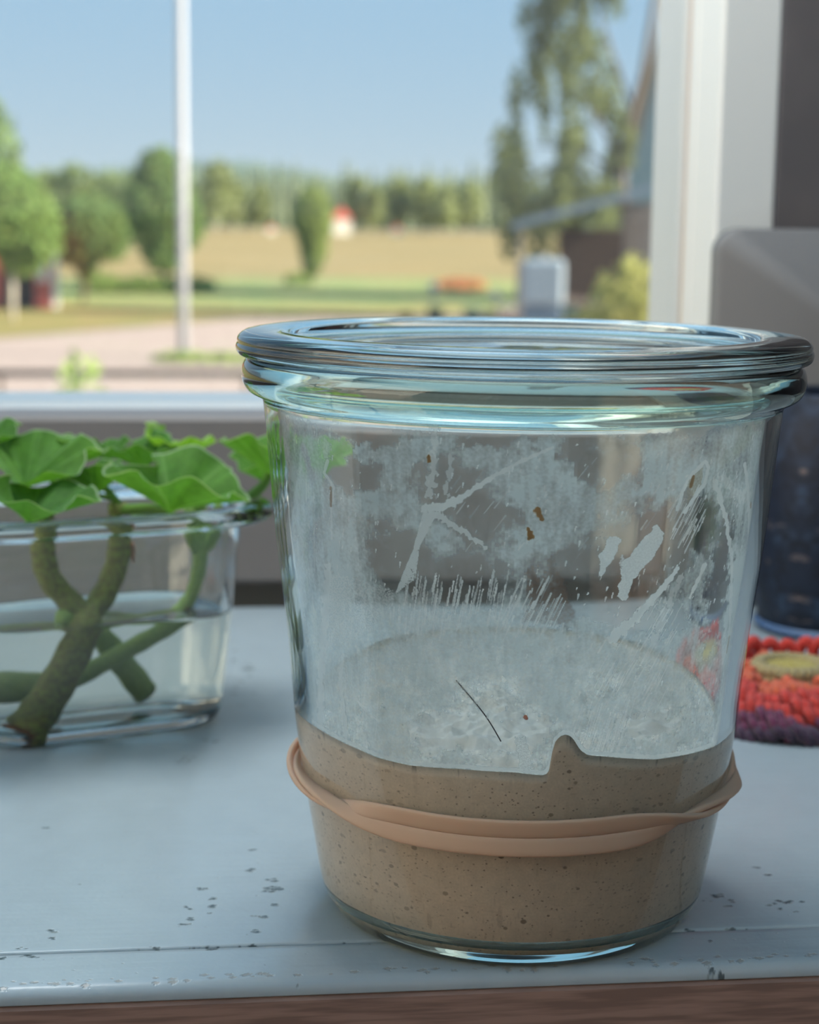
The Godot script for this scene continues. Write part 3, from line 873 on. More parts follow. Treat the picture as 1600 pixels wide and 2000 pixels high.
func film_material() -> StandardMaterial3D:
	film_rough = noise(0.35, 51, 3)
	film_img = Image.create(FW, FH, false, Image.FORMAT_RGBA8)
	film_img.fill(Color(0.90, 0.925, 0.925))
	film.resize(FW * FH)
	film.fill(0.0)
	var big := noise(0.055, 52, 4)
	var streak := noise(0.4, 53, 2)
	var bead := noise(1.1, 54, 2)
	# where the mist has been wiped or has run off: degrees, mm high, reach across and up (mm)
	var clear := [[-38, 90.2, 7.1, 3.6], [-15.6, 89, 6.6, 6.2], [-27.4, 76.5, 6.5, 8.2], [-11.8, 73.5, 9.2, 6.3], [-7.9, 84.4, 6.4, 5.4], [32.1, 80.5, 12, 8.1], [15.6, 74.3, 9.2, 8.1], [26.6, 68.4, 7.3, 5.6], [18.6, 93.9, 5.1, 4.4], [-5.9, 99.4, 11.6, 2.2], [-35.8, 98.4, 10.3, 2.2],
		[8.5, 70, 6.5, 6], [41.8, 82.6, 6.5, 5.5], [36, 65.4, 7.4, 2.9], [-42.3, 92.1, 3.4, 5.5], [52.9, 66.6, 3.6, 13.5], [11.8, 97, 3.2, 5.2], [-0.5, 46.9, 8.2, 4.2], [-15.3, 45.3, 8.4, 3.8], [33, 46, 10, 3.4], [80, 80, 6, 20], [52, 76, 2.6, 9], [-70, 84, 5, 15]]
	var wipe := PackedFloat32Array()
	wipe.resize(FW * FH / 16)
	for y in FH / 4:
		var my := F_TOP - y * 4 * (F_TOP - F_LOW) / FH
		for x in FW / 4:
			var mx := x * 4 * 270.0 / FW - 135.0
			var keep := 1.0
			if absf(mx) < 72.0:
				var jx := mx + 3.0 * film_rough.get_noise_2d(mx * 0.7, my * 0.7) + 1.2 * film_rough.get_noise_2d(mx * 3.0, my * 2.0)
				var jy := my + 3.0 * film_rough.get_noise_2d(mx * 0.7 + 50.0, my * 0.7)
				for c in clear:
					var d := Vector2((jx - c[0] * 0.75) / c[2], (jy - c[1]) / c[3]).length()
					if d < 1.25: keep *= 1.0 - 0.85 * smoothstep(1.25, 0.55, d)
			wipe[y * (FW / 4) + x] = keep
	for y in FH:
		var my := F_TOP - y * (F_TOP - F_LOW) / FH
		var fade := clampf((100.5 - my) / 3.0, 0.35, 1.0)
		for x in FW:
			var mx := x * 270.0 / FW - 135.0
			if absf(mx) > 76.0: continue
			var b := big.get_noise_2d(mx, my * 0.8)
			var s := streak.get_noise_2d(mx * 1.3, my * 0.22)
			var d := bead.get_noise_2d(mx, my)
			var back := lerpf(1.0, 0.0, smoothstep(50.0, 74.0, absf(mx)))
			film[y * FW + x] = clampf((lerpf(0.50, 0.74, smoothstep(52.0, 66.0, my)) + 0.75 * b + 0.24 * s + 0.2 * d) * fade * wipe[(y / 4) * (FW / 4) + x / 4], 0.04, 0.88) * back
	# left side: a wiped band, its ragged patch, drips
	stroke([[-48.6, 72], [-52, 62.8], [-56, 52.5], [-59, 40]], 2.4, 3.2, 0.82, 0.9)
	patch([[-50, 72], [-40, 71.3], [-28.5, 70.4], [-30.2, 66.5], [-39.8, 60.7], [-51.7, 57]], 0.62, 1.2, 0.8)
	stroke([[-46.2, 56.4], [-48, 50.8], [-47, 40.7]], 1.0, 1.6, 0.85, 0.7)
	stroke([[-43, 49], [-38, 46.5], [-35, 45.5]], 0.9, 0.5, 0.7, 0.9)
	stroke([[-46, 92], [-47.5, 89.8], [-44.5, 87.4], [-45.9, 83.9], [-46.5, 78]], 1.0, 0.6, 0.7, 0.6)
	stroke([[-45.6, 87.2], [-46, 84]], 0.7, 0.6, 0.9, 0.4, lin(150, 116, 84))
	scrapes(-58, 78, 10, 14, 26, -0.15, 14.0, 0.5)
	# middle: the long thin stroke, the bell of scrapes below it
	stroke([[-20.5, 85.6], [-17.9, 86.0], [-14.5, 86.6], [-11.7, 88.2]], 1.8, 1.6, 0.85, 0.6)
	stroke([[-11.7, 88.3], [-5.8, 91.6], [0, 94.4], [6.6, 97]], 1.1, 0.5, 0.8, 0.7)
	stroke([[-20, 85.4], [-16.8, 84.2], [-11.7, 82], [-7.3, 79.5]], 1.5, 1.0, 0.75, 1.2)
	for k in 12:
		var f := k / 11.0
		stroke([[-20.6 + f * 3.0, 85.0], [-23.4 + f * 1.5, 78.0 + f], [-28.2 + f * 5.0, 70.0 + 3.0 * f]], 0.35, 0.25, 0.8, 0.8)
	stroke([[-17.6, 101], [-18, 95.5], [-19, 88.4]], 1.2, 1.8, 0.6, 1.3)
	stroke([[-14.5, 95], [-14.8, 91], [-15.5, 88.6]], 0.9, 1.2, 0.55, 1.3)
	scrapes(-15, 72, 11, 2.5, 60, -0.25, 4.0, 0.85)
	scrapes(-2, 72, 4, 4, 14, -0.2, 5.0, 0.9)
	scrapes(-20, 67, 10, 1.5, 40, -0.2, 3.0, 0.8)
	scrapes(5, 71, 6, 4, 44, -0.55, 4.5, 0.8)
	# right: thick flakes and diagonal wipes
	patch([[30.9, 83.2], [33.4, 81.4], [31.4, 77.8], [28.4, 75.6], [26.2, 73.4], [25.0, 69.9], [22.4, 70.6], [23.0, 74.2], [23.2, 76.6], [25.6, 78.8]], 1.2, 0.5, 0.06)
	patch([[19.8, 81.8], [22.4, 81.0], [21.4, 77.6], [18.4, 74.4], [17.8, 78.4]], 1.2, 0.5, 0.06)
	patch([[22.9, 78.2], [23.7, 77.4], [22.9, 75.6], [22.3, 76.6]], 0.88, 0.4, 0.3)
	stroke([[37.8, 74.8], [33.5, 71.2], [28.1, 66.9], [22.4, 63.4]], 1.2, 2.6, 0.92, 0.6)
	stroke([[46.4, 74.7], [44.8, 72.5], [42.7, 69.3]], 1.5, 0.8, 0.88, 0.6)
	stroke([[39, 72.6], [36.5, 69.6], [35.5, 66.0], [33, 62.0]], 1.8, 2.4, 0.6, 1.4)
	stroke([[36.1, 85.6], [37, 88.6], [39, 91.4], [42.6, 93.6], [44, 92.4], [43.2, 89.6], [40, 86.8], [38.3, 85]], 0.9, 0.9, 0.88, 0.5)
	patch([[38.2, 90.4], [42.4, 92.6], [42.4, 89.8], [38.6, 86.4]], 0.55, 0.4, 0.4, lin(176, 164, 140))
	stroke([[39.6, 91.0], [39.2, 89.4]], 0.7, 0.8, 0.85, 0.5, lin(150, 118, 84))
	scrapes(41, 86, 5, 4, 34, -0.7, 4.0, 0.75)
	scrapes(37, 66, 5, 3, 30, -0.8, 3.0, 0.8)
	stroke([[46.2, 90], [50, 85.5], [52.9, 81.7], [57.5, 73.7], [60.6, 65], [62.3, 59.6], [61, 55]], 1.4, 1.0, 0.8, 0.8)
	stroke([[57.5, 92], [64, 82], [67, 77], [71.5, 64], [71, 54], [66, 44.5], [63, 40]], 1.2, 4.4, 0.85, 0.5)
	stroke([[49, 90.5], [56, 86.4], [63, 86]], 2.2, 2.6, 0.62, 1.2)
	stroke([[62.5, 59.4], [62.6, 56.6]], 1.0, 0.8, 0.8, 0.4, lin(190, 170, 136))
	scrapes(30, 58, 9, 6, 60, -0.7, 4.0, 0.75)
	scrapes(22, 48, 8, 4, 70, -0.35, 5.5, 0.7)
	scrapes(-40, 56, 6, 6, 20, -0.2, 7.0, 0.6)
	scrapes(10, 88, 26, 9, 46, -0.9, 2.4, 0.5)
	for k in 420:
		var x := rng.randf_range(-50, 62)
		var y := rng.randf_range(48, 98)
		stroke([[x, y], [x - 0.2, y - rng.randf_range(0.1, 1.0)]], rng.randf_range(0.2, 0.5), 0.2, rng.randf_range(0.6, 0.95), 0.4)
	# flake and white wet line where the dough meets the glass
	patch([[0.2, 45.4], [2.6, 45.6], [4.2, 42], [4.4, 39.2], [2.0, 39]], 1.1, 0.4, 0.2)
	var line := []
	for k in 170:
		var x := -84.0 + k
		line.append([x, table(CONTACT, x) + 0.45])
	stroke(line, 0.95, 0.95, 0.95, 0.3)
	# brown flecks, and the brown run on the far side
	for q in [[3.9, 85.8, 1.1], [4.6, 84.9, 0.7], [2.4, 81.8, 1.1], [2.0, 82.6, 0.6], [-19.4, 94.1, 0.9], [64, 84, 0.8]]:
		stroke([[q[0], q[1] + 0.3], [q[0] + 0.2, q[1] - 0.3]], q[2], q[2], 0.85, 0.8, lin(158, 112, 62))
	stroke([[2.5, 49.2], [2.9, 49]], 0.7, 0.7, 0.85, 0.8, lin(178, 92, 62))
	patch([[170, 64], [178, 65], [177, 48], [160, 47], [163, 53]], 0.75, 2.0, 0.4, lin(150, 104, 78))
	var data := film_img.get_data()
	for i in FW * FH: data[i * 4 + 3] = int(film[i] * 255.0)
	film_img = Image.create_from_data(FW, FH, false, Image.FORMAT_RGBA8, data)
	film.clear()
	var m := paint(Color.WHITE, 0.55, 0.3)
	m.albedo_texture = ImageTexture.create_from_image(film_img)
	m.transparency = BaseMaterial3D.TRANSPARENCY_ALPHA
	m.backlight_enabled = true
	m.backlight = Color(1.3, 1.3, 1.3)
	m.cull_mode = BaseMaterial3D.CULL_DISABLED
	return m

func make_dough(turn: float) -> void:
	var im := Image.create(768, 768, false, Image.FORMAT_RGB8)
	var n1 := noise(0.02, 61, 4)
	var n2 := noise(0.12, 62, 3)
	for y in 768:
		for x in 768:
			var k := 1.0 + 0.05 * n1.get_noise_2d(x, y) + 0.05 * n2.get_noise_2d(x, y)
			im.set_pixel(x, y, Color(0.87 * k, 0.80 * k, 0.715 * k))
	for q in 1500:
		var r := rng.randf_range(1.0, 2.8) if q > 70 else rng.randf_range(3.5, 7.5)
		var c := lin(96, 76, 58) if rng.randf() < 0.7 else lin(130, 108, 82)
		var px := rng.randi() % 768
		var py := rng.randi() % 768
		for y in range(-9, 10):
			for x in range(-9, 10):
				var d := Vector2(x, y * 1.2).length() + 0.9 * sin(x * 1.3 + y * 2.1 + q)
				if d < r:
					var ax := posmod(px + x, 768)
					var ay := posmod(py + y, 768)
					im.set_pixel(ax, ay, im.get_pixel(ax, ay).lerp(c, clampf((r - d) * 0.7, 0, 0.85)))
	var m := paint(Color.WHITE, 0.5, 0.5)
	m.albedo_texture = ImageTexture.create_from_image(im)
	m.uv1_triplanar = true
	m.uv1_scale = Vector3.ONE * 17.0
	var d := thing("sourdough_starter", "beige speckled sourdough starter filling the lower third of the jar", "dough", JAR, turn)
	var segs := 576
	var rings := []
	for q in [Vector2(0.012, 0.00275), Vector2(0.028, 0.00285), Vector2(0.0319, 0.0033), Vector2(0.03495, 0.0061), Vector2(0.0360, 0.0098), Vector2(0.03675, 0.014), Vector2(0.0377, 0.020), Vector2(0.03875, 0.027)]:
		rings.append(ring(q.x, q.y, segs))
	for k in range(1, 7):
		var p := PackedVector3Array()
		for c in segs:
			var a := TAU * c / segs
			var deg := rad_to_deg(a) if a <= PI else rad_to_deg(a) - 360.0
			var y := lerpf(0.027, table(CONTACT, deg) / 1000.0, k / 6.0)
			var r := radius_at(INNER, y) + 0.00015
			p.append(V(sin(a) * r, y, cos(a) * r))
		rings.append(p)
	var lump := noise(0.11, 63, 3)
	var pit := noise(0.20, 64, 2, FastNoiseLite.TYPE_CELLULAR)
	var top_in := ring(0.038, 0.034, segs)
	for k in range(1, 64):
		var f := 1.0 - k / 64.0
		var p := PackedVector3Array()
		for c in segs:
			var a := TAU * c / segs
			var deg := rad_to_deg(a) if a <= PI else rad_to_deg(a) - 360.0
			var h := table(CONTACT, deg) / 1000.0
			var r := (radius_at(INNER, h) + 0.00015) * f
			if k == 1: r = radius_at(INNER, h) - 0.0006
			var x := sin(a) * r * 1000.0
			var z := cos(a) * r * 1000.0
			var l := 0.0405 - 0.00011 * z + 0.0011 * lump.get_noise_2d(x, z * 1.5) * 1.6
			l -= 0.0014 * smoothstep(-0.15, -0.75, pit.get_noise_2d(x, z * 1.3))
			var w := exp(-(1.0 - f) * 40.0 / 1.2)
			var y := lerpf(l, h, w)
			p.append(V(sin(a) * r, y, cos(a) * r))
		rings.append(p)
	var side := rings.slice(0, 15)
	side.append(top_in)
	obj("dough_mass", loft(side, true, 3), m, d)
	var lit_foam := mottled(0.02, 67, lin(252, 249, 246), lin(240, 235, 228), 30.0, 0.6, false)  # same dough as the side, light on its top put into a paler colour
	tag(obj("foam", loft(rings.slice(14), true, 2, false, false), lit_foam, d), "bubbly top of the dough, window light put into its paler colour")

func make_band(turn: float) -> void:
	var rub := paint(lin(188, 156, 134), 0.55, 0.4)
	rub.subsurf_scatter_enabled = true
	rub.subsurf_scatter_strength = 0.15
	var b := thing("rubber_band", "tan twisted rubber band stretched round the jar at dough level", "rubber band", JAR, turn)
	for s in [1.0, -1.0]:
		var rings := []
		for k in 241:
			var deg := -180.0 + 360.0 * k / 240.0
			var open := smoothstep(54.0, 24.0, absf(deg))                    # the two strands part at the front
			var tw := 0.0
			if absf(deg) > 24.0: tw = (absf(deg) - 24.0) / 156.0
			var roll: float = (PI * 2.0 * tw * 2.2) * signf(deg) * 1.0 + 0.12 * s * open
			var y: float = 0.0285 - 0.0012 * cos(deg_to_rad(deg)) + s * 0.00165 * open + 0.0007 * (1.0 - open) * s * cos(roll)
			var out: float = 0.00075 + (0.0007 if s < 0 else 0.0) * open * 0.6 + (1.0 - open) * (0.0007 + s * 0.00055 * sin(roll))
			var r := radius_at(OUTER, y) + out
			var a := deg_to_rad(deg)
			var c0 := V(sin(a) * r, y, cos(a) * r)
			var o := V(sin(a), 0, cos(a))
			var half := lerpf(1.35, 1.75, open) / 1000.0
			var thin := lerpf(0.62, 0.5, open) / 1000.0
			var spin: float = roll * 0.5 * (1.0 - open) + (0.18 if s > 0 else -0.1) * open
			var p := PackedVector3Array()
			for q in 14:
				var t := TAU * q / 14.0
				var w := signf(cos(t)) * pow(absf(cos(t)), 0.6) * half
				var e := signf(sin(t)) * pow(absf(sin(t)), 0.6) * thin
				p.append(c0 + Vector3.UP * (w * cos(spin) - e * sin(spin)) + o * (w * sin(spin) + e * cos(spin)))
			rings.append(p)
		obj("strand", loft(rings, true, 3), rub, b)

# ---------------------------------------------------------------- dish of cuttings
func make_dish() -> void:
	var d := thing("glass_dish", "small rectangular clear glass dish with wide rim, left of the jar", "dish", DISH, DISH_TURN)
	var rings := []
	var add := func(to: Array, list: Array) -> void:
		for q in list: to.append(rounded(q[0] / 1000.0, q[1] / 1000.0, q[2] / 1000.0, q[3] / 1000.0))
	add.call(rings, [[10, 6, 4, 0.3], [28, 17.5, 11, 0.3], [30, 19.5, 13, 0.0], [32, 21.6, 14.5, 0.5], [33.6, 23.3, 15.6, 2.0], [34.4, 24.1, 16.2, 4.5], [36.5, 26.6, 17.2, 28], [38.6, 29, 18.4, 54], [39.2, 29.6, 18.6, 55.2], [41, 31.4, 19.5, 55.8], [45, 35.4, 21.6, 56], [46, 36.2, 22, 56.8], [46.2, 36.4, 22, 58], [46, 36.2, 22, 59.4], [45, 35.4, 21.6, 60], [38, 28.6, 18, 60], [37, 27.6, 17.4, 59.4], [36.4, 27, 17, 58], [35.9, 26.4, 16.4, 54], [34, 24.2, 15.2, 28], [32, 21.8, 14.4, 7.4], [31.4, 21.2, 14, 5.4], [30, 19.8, 13, 4], [27, 17, 11, 3.4], [10, 6, 4, 3.3]])
	obj("glass_body", loft(rings, true, 3), glass(Color(0.975, 0.985, 0.975)), d)
	var w := thing("water", "clear still water half filling the glass dish of cuttings", "water", DISH, DISH_TURN)
	rings = []
	add.call(rings, [[10, 6, 4, 3.2], [27.1, 17.1, 11, 3.3], [30.1, 19.95, 13, 3.9], [31.55, 21.35, 14, 5.35], [32.15, 21.95, 14.4, 7.4], [34.3, 24.5, 15.3, 30.6], [34.2, 24.4, 15.2, 31.4], [33.4, 23.6, 14.8, 30.9], [32, 22.2, 14, 30.6], [10, 6, 4, 30.5]])
	obj("water_body", loft(rings, true, 3), glass(Color(0.985, 0.985, 0.97), 0.033), w)
	make_cuttings()

func mm3(p: Array) -> Vector3:       # (along, deep, high) in mm inside the dish
	return V(p[0], p[2], -p[1]) / 1000.0

func stem(parent: Node3D, called: String, pts: Array, radii: Array, mat: Material) -> void:
	var q := []
	for p in pts: q.append(mm3(p))
	q = smooth(q, 5)
	var rr := spread(radii, q.size())
	for k in rr.size(): rr[k] *= (1.0 + 0.05 * sin(k * 1.7)) / 1000.0
	obj(called, tube(q, rr, 14), mat, parent)

# a scalloped, pleated funnel of a leaf, its stalk end at the origin
func geranium_leaf(size: float, rise: float, s: int, fold := 0.0) -> ArrayMesh:
	var v := PackedVector3Array()
	var uv := PackedVector2Array()
	var idx := PackedInt32Array()
	var np := 108
	var nr := 11
	var ph := s * 1.37
	for r in nr + 1:
		var f := float(r) / nr
		for c in np + 1:
			var a := TAU * c / np
			var lobe := 1.0 + 0.09 * cos(a * 7 + ph) + 0.035 * absf(sin(a * 10.5 + ph)) * 1.4
			var gap := smoothstep(0.0, 0.35, absf(wrapf(a - PI * 1.5, -PI, PI)))
			var rad := size * f * lobe * lerpf(1.0, lerpf(0.42, 1.0, gap), f)
			var y := rise * size * pow(f, 0.85) * (1.0 + 0.22 * cos(a * 2 + ph)) + size * 0.075 * f * cos(a * 7 + ph + PI) + size * 0.05 * f * f * sin(a * 3 + ph * 2.0) - fold * size * f * f * 0.6 * absf(sin(a))
			v.append(V(cos(a) * rad, y, sin(a) * rad))
			uv.append(Vector2(0.5 + cos(a) * f * 0.49, 0.5 + sin(a) * f * 0.49))
	var w := np + 1
	for r in nr:
		for c in np:
			var i := r * w + c
			idx.append_array([i, i + 1, i + w, i + 1, i + w + 1, i + w])
	return commit(v, idx, uv, false)

func leaf_skin(base: Color, vein: Color, s: int) -> StandardMaterial3D:
	var im := Image.create(384, 384, false, Image.FORMAT_RGB8)
	var n := noise(0.02, 70 + s, 4)
	for y in 384:
		for x in 384:
			var p := Vector2(x - 192, y - 192) / 188.0
			var r := p.length()
			var a := p.angle()
			var k := 1.0 + 0.12 * n.get_noise_2d(x, y)
			var c := base * k
			var spoke := absf(sin((a * 7.0 + s * 1.37) * 0.5)) * r
			var side := absf(sin(a * 21.0 + r * 6.0)) * r
			var f := clampf(1.0 - spoke * 9.0, 0, 1) * 0.75
			f = maxf(f, clampf(1.0 - side * 5.0, 0, 1) * 0.25 * smoothstep(0.35, 0.6, r))
			c = c.lerp(vein, f)
			c = c.lerp(lin(196, 206, 186), smoothstep(0.955, 0.985, r) * 0.7)     # the pale downy edge
			im.set_pixel(x, y, c)
	var m := paint(Color.WHITE, 0.65, 0.35)
	m.albedo_texture = ImageTexture.create_from_image(im)
	m.backlight_enabled = true
	m.backlight = Color(0.9, 0.95, 0.6)
	m.cull_mode = BaseMaterial3D.CULL_DISABLED
	m.rim_enabled = true
	m.rim = 0.25
	return m

func put_leaf(parent: Node3D, at: Array, size: float, rise: float, tilt: Vector3, s: int, mat: Material, foot: Array, fold := 0.0, thick := 1.0) -> void:
	var o := obj("leaf", geranium_leaf(size / 1000.0, rise, s, fold), mat, parent, mm3(at))
	o.rotation_degrees = tilt
	var p0 := mm3(foot)
	var p1 := mm3(at)
	var mid := (p0 + p1) / 2 + V(0.002, 0.001, 0.001)
	obj("petiole", tube(smooth([p0, mid, p1], 6), spread([0.0011 * thick, 0.0009 * thick, 0.0007 * thick], 13), 8), M.petiole, parent)

func make_cuttings() -> void:
	M.petiole = paint(lin(112, 150, 62), 0.6)
	var old := mottled(0.03, 81, lin(150, 160, 84), lin(126, 120, 76), 60.0, 0.7, false)
	var young := mottled(0.03, 82, lin(158, 186, 104), lin(142, 174, 94), 60.0, 0.6, false)
	var cut := paint(lin(120, 86, 58), 0.9)
	var mid := leaf_skin(lin(98, 146, 56), lin(128, 172, 84), 1)
	var deep := leaf_skin(lin(84, 132, 52), lin(122, 168, 80), 2)
	var lime := leaf_skin(lin(146, 190, 72), lin(176, 206, 110), 3)
	var a := thing("geranium_cutting", "thick forked geranium cutting with brown cut end at the dish front", "plant", DISH, DISH_TURN)
	stem(a, "stem", [[-21.4, -17.5, 4.6], [-17, -17, 10], [-11, -15.5, 19], [-4.5, -13, 29.5], [-2.5, -11, 33]], [5.2, 4.9, 4.7, 4.2, 3.6], old)
	tag(obj("cut_end", tube([mm3([-21.7, -17.6, 4.0]), mm3([-21.3, -17.5, 4.9])], [0.0051, 0.0053], 16), cut, a), "brown cut end of the stem")
	stem(a, "branch", [[-3, -12, 31], [-8, -10.5, 36.5], [-12.6, -10, 43], [-14.2, -10, 51], [-13.6, -10, 59]], [3.4, 3.2, 3.2, 3.3, 2.6], old)
	stem(a, "branch", [[-4, -12, 31], [1.5, -10.5, 37], [5.2, -10, 45.5], [6, -10, 52.5], [6, -10, 60]], [3.4, 3.3, 3.1, 3.1, 2.4], old)
	stem(a, "leaf_scar", [[6.5, -10, 52], [9, -10.5, 50.5], [9.4, -10.8, 45.5]], [1.0, 0.9, 0.2], paint(lin(168, 112, 84), 0.8))
	stem(a, "stipule", [[-7, -10.5, 31], [-9.5, -12, 31.5], [-11, -13, 29.5]], [2.6, 2.8, 1.0], young)
	put_leaf(a, [14.5, -27, 59.5], 17.5, 0.62, Vector3(10, 20, -4), 1, mid, [6, -10, 58], 0.0, 1.4)
	put_leaf(a, [-22, -29, 59], 15.0, 0.62, Vector3(8, 100, 4), 2, deep, [-13.6, -10, 57])
	put_leaf(a, [-17, -4, 64], 16.5, 0.72, Vector3(10, 60, 8), 3, mid, [-13.6, -10, 58])
	put_leaf(a, [1, -8, 62], 8.0, 0.9, Vector3(-6, 30, 0), 5, mid, [6, -10, 58])
	put_leaf(a, [-2, 12, 66], 9.0, 0.85, Vector3(0, 30, -10), 6, mid, [6, -10, 60])
	put_leaf(a, [-24, 12, 72], 9.5, 0.7, Vector3(0, 80, 10), 7, deep, [-13.6, -10, 58])
	put_leaf(a, [-5, 20, 66.5], 6.5, 1.0, Vector3(14, 10, 10), 8, deep, [-13.6, -10, 60])
	var b := thing("geranium_cutting", "slender geranium cutting with bent green stem on the dish's right", "plant", DISH, DISH_TURN)
	stem(b, "stem", [[-12.5, -4, 12.4], [-2, -4.5, 16.5], [8, -5, 21], [17, -5.5, 25.2], [24.6, -6, 29.4]], [2.6, 2.4, 2.3, 2.3, 2.4], young)
	stem(b, "stem", [[22.5, -6, 28.6], [26.4, -6, 32.5], [29, -6, 38], [30.4, -6, 45], [30, -6, 54], [29.6, -6, 60]], [2.2, 2.3, 2.2, 2.3, 2.2, 1.6], young)
	tag(obj("cut_scar", tube([mm3([25.2, -8.3, 29.4]), mm3([25.4, -8.9, 29.3])], [0.0017, 0.0014], 12), paint(lin(92, 66, 50), 0.9), b), "dark brown scar at the bend")
	stem(b, "bract", [[30, -6, 46], [32.8, -7, 50], [34.4, -7.5, 54], [34.6, -7.5, 58]], [1.4, 2.2, 2.4, 0.8], young)
	stem(b, "bract", [[30, -6, 46], [27.6, -7, 50], [26.4, -7.5, 54], [26.2, -7.5, 58]], [1.4, 2.0, 2.2, 0.8], young)
	put_leaf(b, [46.5, -14, 66.0], 13.5, 0.66, Vector3(6, 40, -2), 9, mid, [38, -14, 58], 0.0, 1.5)
	put_leaf(b, [19, 10, 65.5], 9.5, 0.75, Vector3(0, 10, 8), 10, deep, [29.6, -6, 59])
	put_leaf(b, [29, 15, 65], 9.5, 0.95, Vector3(12, 70, -6), 11, lime, [29.6, -6, 59])
	put_leaf(b, [54, 8, 60], 9.0, 0.8, Vector3(0, 20, 0), 12, mid, [38, -10, 58])
	put_leaf(b, [12.5, 22, 66], 6.0, 1.0, Vector3(0, 50, 0), 13, deep, [29, -6, 60])
	var c := thing("geranium_cutting", "short leafless geranium stump leaning in the water behind the stems", "plant", DISH, DISH_TURN)
	stem(c, "stem", [[1.5, 4, 25], [6, 7, 19.5], [10.5, 9.5, 13.8], [16, 11, 6.8]], [2.8, 3.3, 3.4, 3.5], young)
	tag(obj("cut_end", tube([mm3([15.9, 11, 6.9]), mm3([16.3, 11.1, 6.3])], [0.0034, 0.0032], 14), paint(lin(150, 142, 96), 0.8), c), "pale cut end")
	var e := thing("geranium_cutting", "pale green stem lying level in the water at the dish's left", "plant", DISH, DISH_TURN)
	stem(e, "stem", [[-29, 5, 12.2], [-18, 5, 12.4], [-8, 5.5, 11.0]], [3.8, 3.9, 3.6], mottled(0.03, 83, lin(168, 186, 120), lin(156, 176, 110), 60.0, 0.6, false))

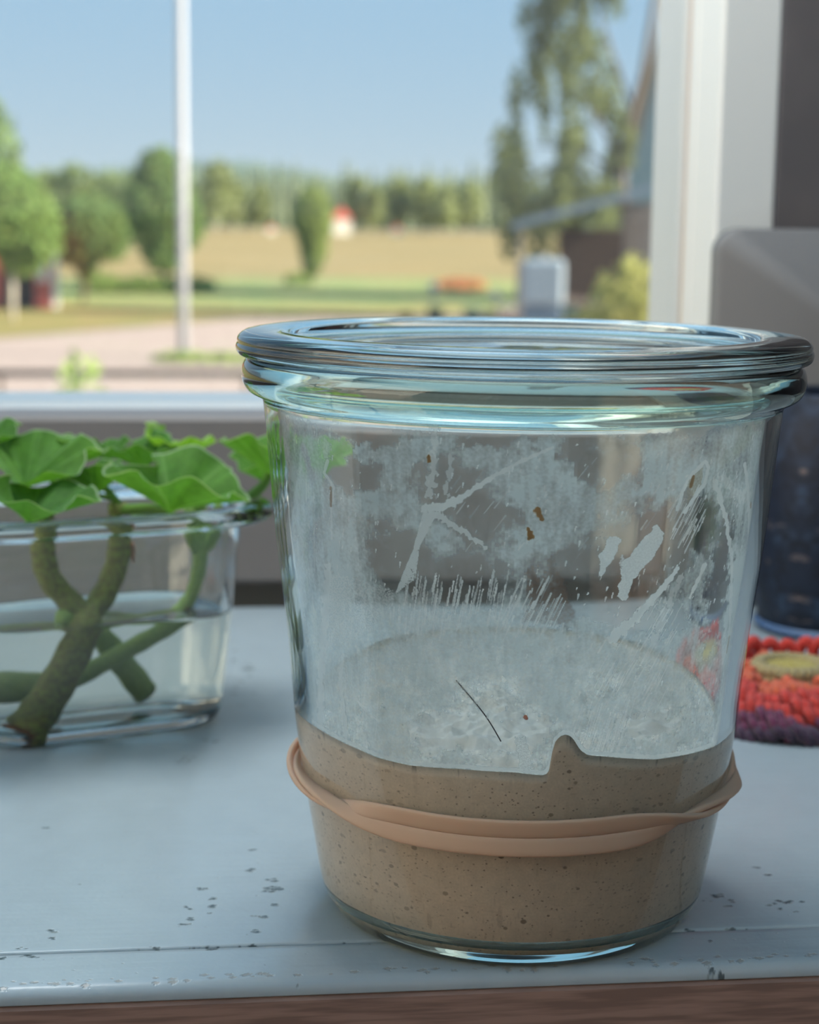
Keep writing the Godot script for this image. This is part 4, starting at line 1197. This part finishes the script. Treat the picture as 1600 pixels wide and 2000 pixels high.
# ---------------------------------------------------------------- the right-hand corner
func make_corner() -> void:
	# board with rounded corners against the wall
	var bd := thing("rounded_board", "pale grey flat board with rounded corner leaning on the dark wall", "board", V(0.178, 0.0, -0.6045))
	var poly := PackedVector2Array()
	for q in [[0.0085, 0.1325 - 0.0085, 180.0], [0.2 - 0.0085, 0.1325 - 0.0085, 90.0], [0.2 - 0.0085, 0.0087, 0.0], [0.0085, 0.0087, -90.0]]:
		for k in 9:
			var a := deg_to_rad(q[2] - 90.0 * k / 8.0)
			poly.append(Vector2(q[0] + cos(a) * 0.0085, q[1] + sin(a) * 0.0085))
	var rings := []
	for q in [[-0.009, 0.9], [-0.0095, 0.0], [-0.0012, 0.0], [0.0, 0.9]]:
		var p := PackedVector3Array()
		for k in poly.size():
			var c := Vector2(clampf(poly[k].x, 0.0085, 0.1915), clampf(poly[k].y, 0.0087, 0.124))
			var d := (poly[k] - c).normalized()
			p.append(V(poly[k].x - d.x * q[1] * 0.001, poly[k].y - d.y * q[1] * 0.001, q[0]))
		rings.append(p)
	obj("panel", loft(rings, true, 3), paint(lin(110, 107, 106), 0.55), bd)
	# dark blue pot
	var pot := thing("blue_pot", "dark navy mottled ceramic pot behind the crocheted flower, right of the jar", "pot", V(0.2125, 0, -0.5695))
	var pm := paint(Color.WHITE, 0.5, 0.4)
	pm.albedo_texture = pot_picture()
	pm.uv1_triplanar = true
	pm.uv1_scale = Vector3(13.0, 11.0, 13.0)
	pm.uv1_offset = Vector3(0.37, 0.21, 0.63)
	var pp := [Vector2(0, 0.0005), Vector2(0.0235, 0.0)]
	pp.append_array(smooth([Vector2(0.0245, 0.0006), Vector2(0.025, 0.003), Vector2(0.0262, 0.007), Vector2(0.028, 0.02), Vector2(0.029, 0.04), Vector2(0.0285, 0.058), Vector2(0.0265, 0.07), Vector2(0.0235, 0.0775), Vector2(0.0225, 0.0795), Vector2(0.0205, 0.08), Vector2(0.0195, 0.0785)], 4))
	pp.append_array([Vector2(0.0225, 0.06), Vector2(0.024, 0.03), Vector2(0.02, 0.006), Vector2(0, 0.005)])
	obj("body", lathe(pp, 64), pm, pot)
	obj("foot_ring", lathe(smooth([Vector2(0.0240, 0.0004), Vector2(0.0262, 0.0009), Vector2(0.0268, 0.0022), Vector2(0.0258, 0.0036)], 4), 64, 0), paint(lin(66, 92, 128), 0.45), pot)
	# crocheted flower
	var fl := thing("crochet_flower", "crocheted flower coaster with beige ring, orange red and purple petals", "coaster", V(0.162, 0, -0.4643))
	var yarn := func(c1: Color, c2: Color, s: int) -> StandardMaterial3D:
		var m := mottled(0.05, s, c1, c2, 90.0, 0.95, false, 0.05)
		m.rim_enabled = true
		m.rim = 0.5
		return m
	var beige: StandardMaterial3D = yarn.call(lin(196, 176, 122), lin(168, 146, 96), 91)
	var gold: StandardMaterial3D = yarn.call(lin(206, 186, 84), lin(180, 154, 66), 92)
	var orange: StandardMaterial3D = yarn.call(lin(232, 120, 72), lin(222, 84, 54), 93)
	var red: StandardMaterial3D = yarn.call(lin(206, 44, 40), lin(224, 66, 46), 94)
	var wine: StandardMaterial3D = yarn.call(lin(128, 36, 74), lin(86, 34, 74), 95)
	var plum: StandardMaterial3D = yarn.call(lin(74, 34, 66), lin(50, 28, 56), 96)
	# centre: a flat spiral of yarn inside a fat ring
	var sp := []
	for k in 90:
		var a := k * 0.42
		var r := 0.0009 + 0.0066 * k / 89.0
		sp.append(V(cos(a) * r, 0.0138 - 0.0006 * k / 89.0, sin(a) * r))
	obj("centre", tube(sp, [0.0011], 8), gold, fl)
	obj("centre_disc", lathe([Vector2(0, 0.009), Vector2(0.0085, 0.009), Vector2(0.0085, 0.0128), Vector2(0, 0.0132)], 32), gold, fl)
	for q in [[0.0092, 0.0136, 0.0021], [0.0098, 0.0112, 0.0019]]:
		var p := []
		for k in 121:
			var a := TAU * k / 120.0
			p.append(V(cos(a) * (q[0] + 0.0002 * sin(k * 1.6)), q[1] + 0.0002 * cos(k * 1.6), sin(a) * (q[0] + 0.0002 * sin(k * 1.6))))
		obj("ring", tube(p, [q[2]], 12), beige, fl)
	# petal rounds: looping yarn, each round lower and wider
	var k2 := 0
	for q in [[0.0125, 0.0105, 0.0026, 26, orange], [0.0155, 0.0098, 0.0034, 24, orange], [0.0185, 0.0088, 0.0036, 26, red], [0.0212, 0.0074, 0.0036, 28, red], [0.0235, 0.0058, 0.0034, 30, red], [0.0255, 0.0044, 0.003, 32, wine], [0.0272, 0.0032, 0.0028, 34, wine], [0.0288, 0.0022, 0.002, 38, plum]]:
		for layer in 2:
			var p := []
			for k in 361:
				var a := TAU * k / 360.0
				var w: float = a * q[3] + layer * PI
				p.append(V(cos(a) * (q[0] + q[2] * 0.5 * cos(w)), q[1] + q[2] * (0.55 + 0.2 * sin(a * 11.0 + k2 * 2.0)) * sin(w) - layer * 0.0009 + 0.0014 * sin(a * 7.0 + k2), sin(a) * (q[0] + q[2] * 0.5 * cos(w))))
			obj("petal_round", tube(p, [0.00135], 7), q[4], fl)
		k2 += 1
	# upright petal tips behind the ring
	for k in 9:
		var a := deg_to_rad(200 + k * 17.0)
		var p := []
		var tall := rng.randf_range(0.0035, 0.0085)
		var wide := rng.randf_range(0.002, 0.0032)
		a += rng.randf_range(-0.1, 0.1)
		for s in 15:
			var t := PI * s / 14.0
			p.append(V(cos(a) * 0.019 - sin(a) * cos(t) * wide, 0.009 + sin(t) * tall, sin(a) * 0.019 + cos(a) * cos(t) * wide))
		obj("petal_tip", tube(p, [0.0016], 8), red, fl)

func pot_picture() -> ImageTexture:
	var im := Image.create(512, 512, false, Image.FORMAT_RGB8)
	var a := noise(0.012, 101, 4)
	var b := noise(0.03, 102, 3)
	for y in 512:
		for x in 512:
			var c := lin(20, 30, 48)
			c = c.lerp(lin(44, 60, 82), smoothstep(0.12, 0.5, a.get_noise_2d(x * 1.4, y * 0.8)))
			c = c.lerp(lin(10, 13, 24), smoothstep(0.05, 0.4, b.get_noise_2d(x, y)) * 0.8)
			c = c.lerp(lin(112, 96, 92), smoothstep(0.42, 0.6, a.get_noise_2d(x * 0.8 + 900, y * 1.6)))
			im.set_pixel(x, y, c)
	return ImageTexture.create_from_image(im)
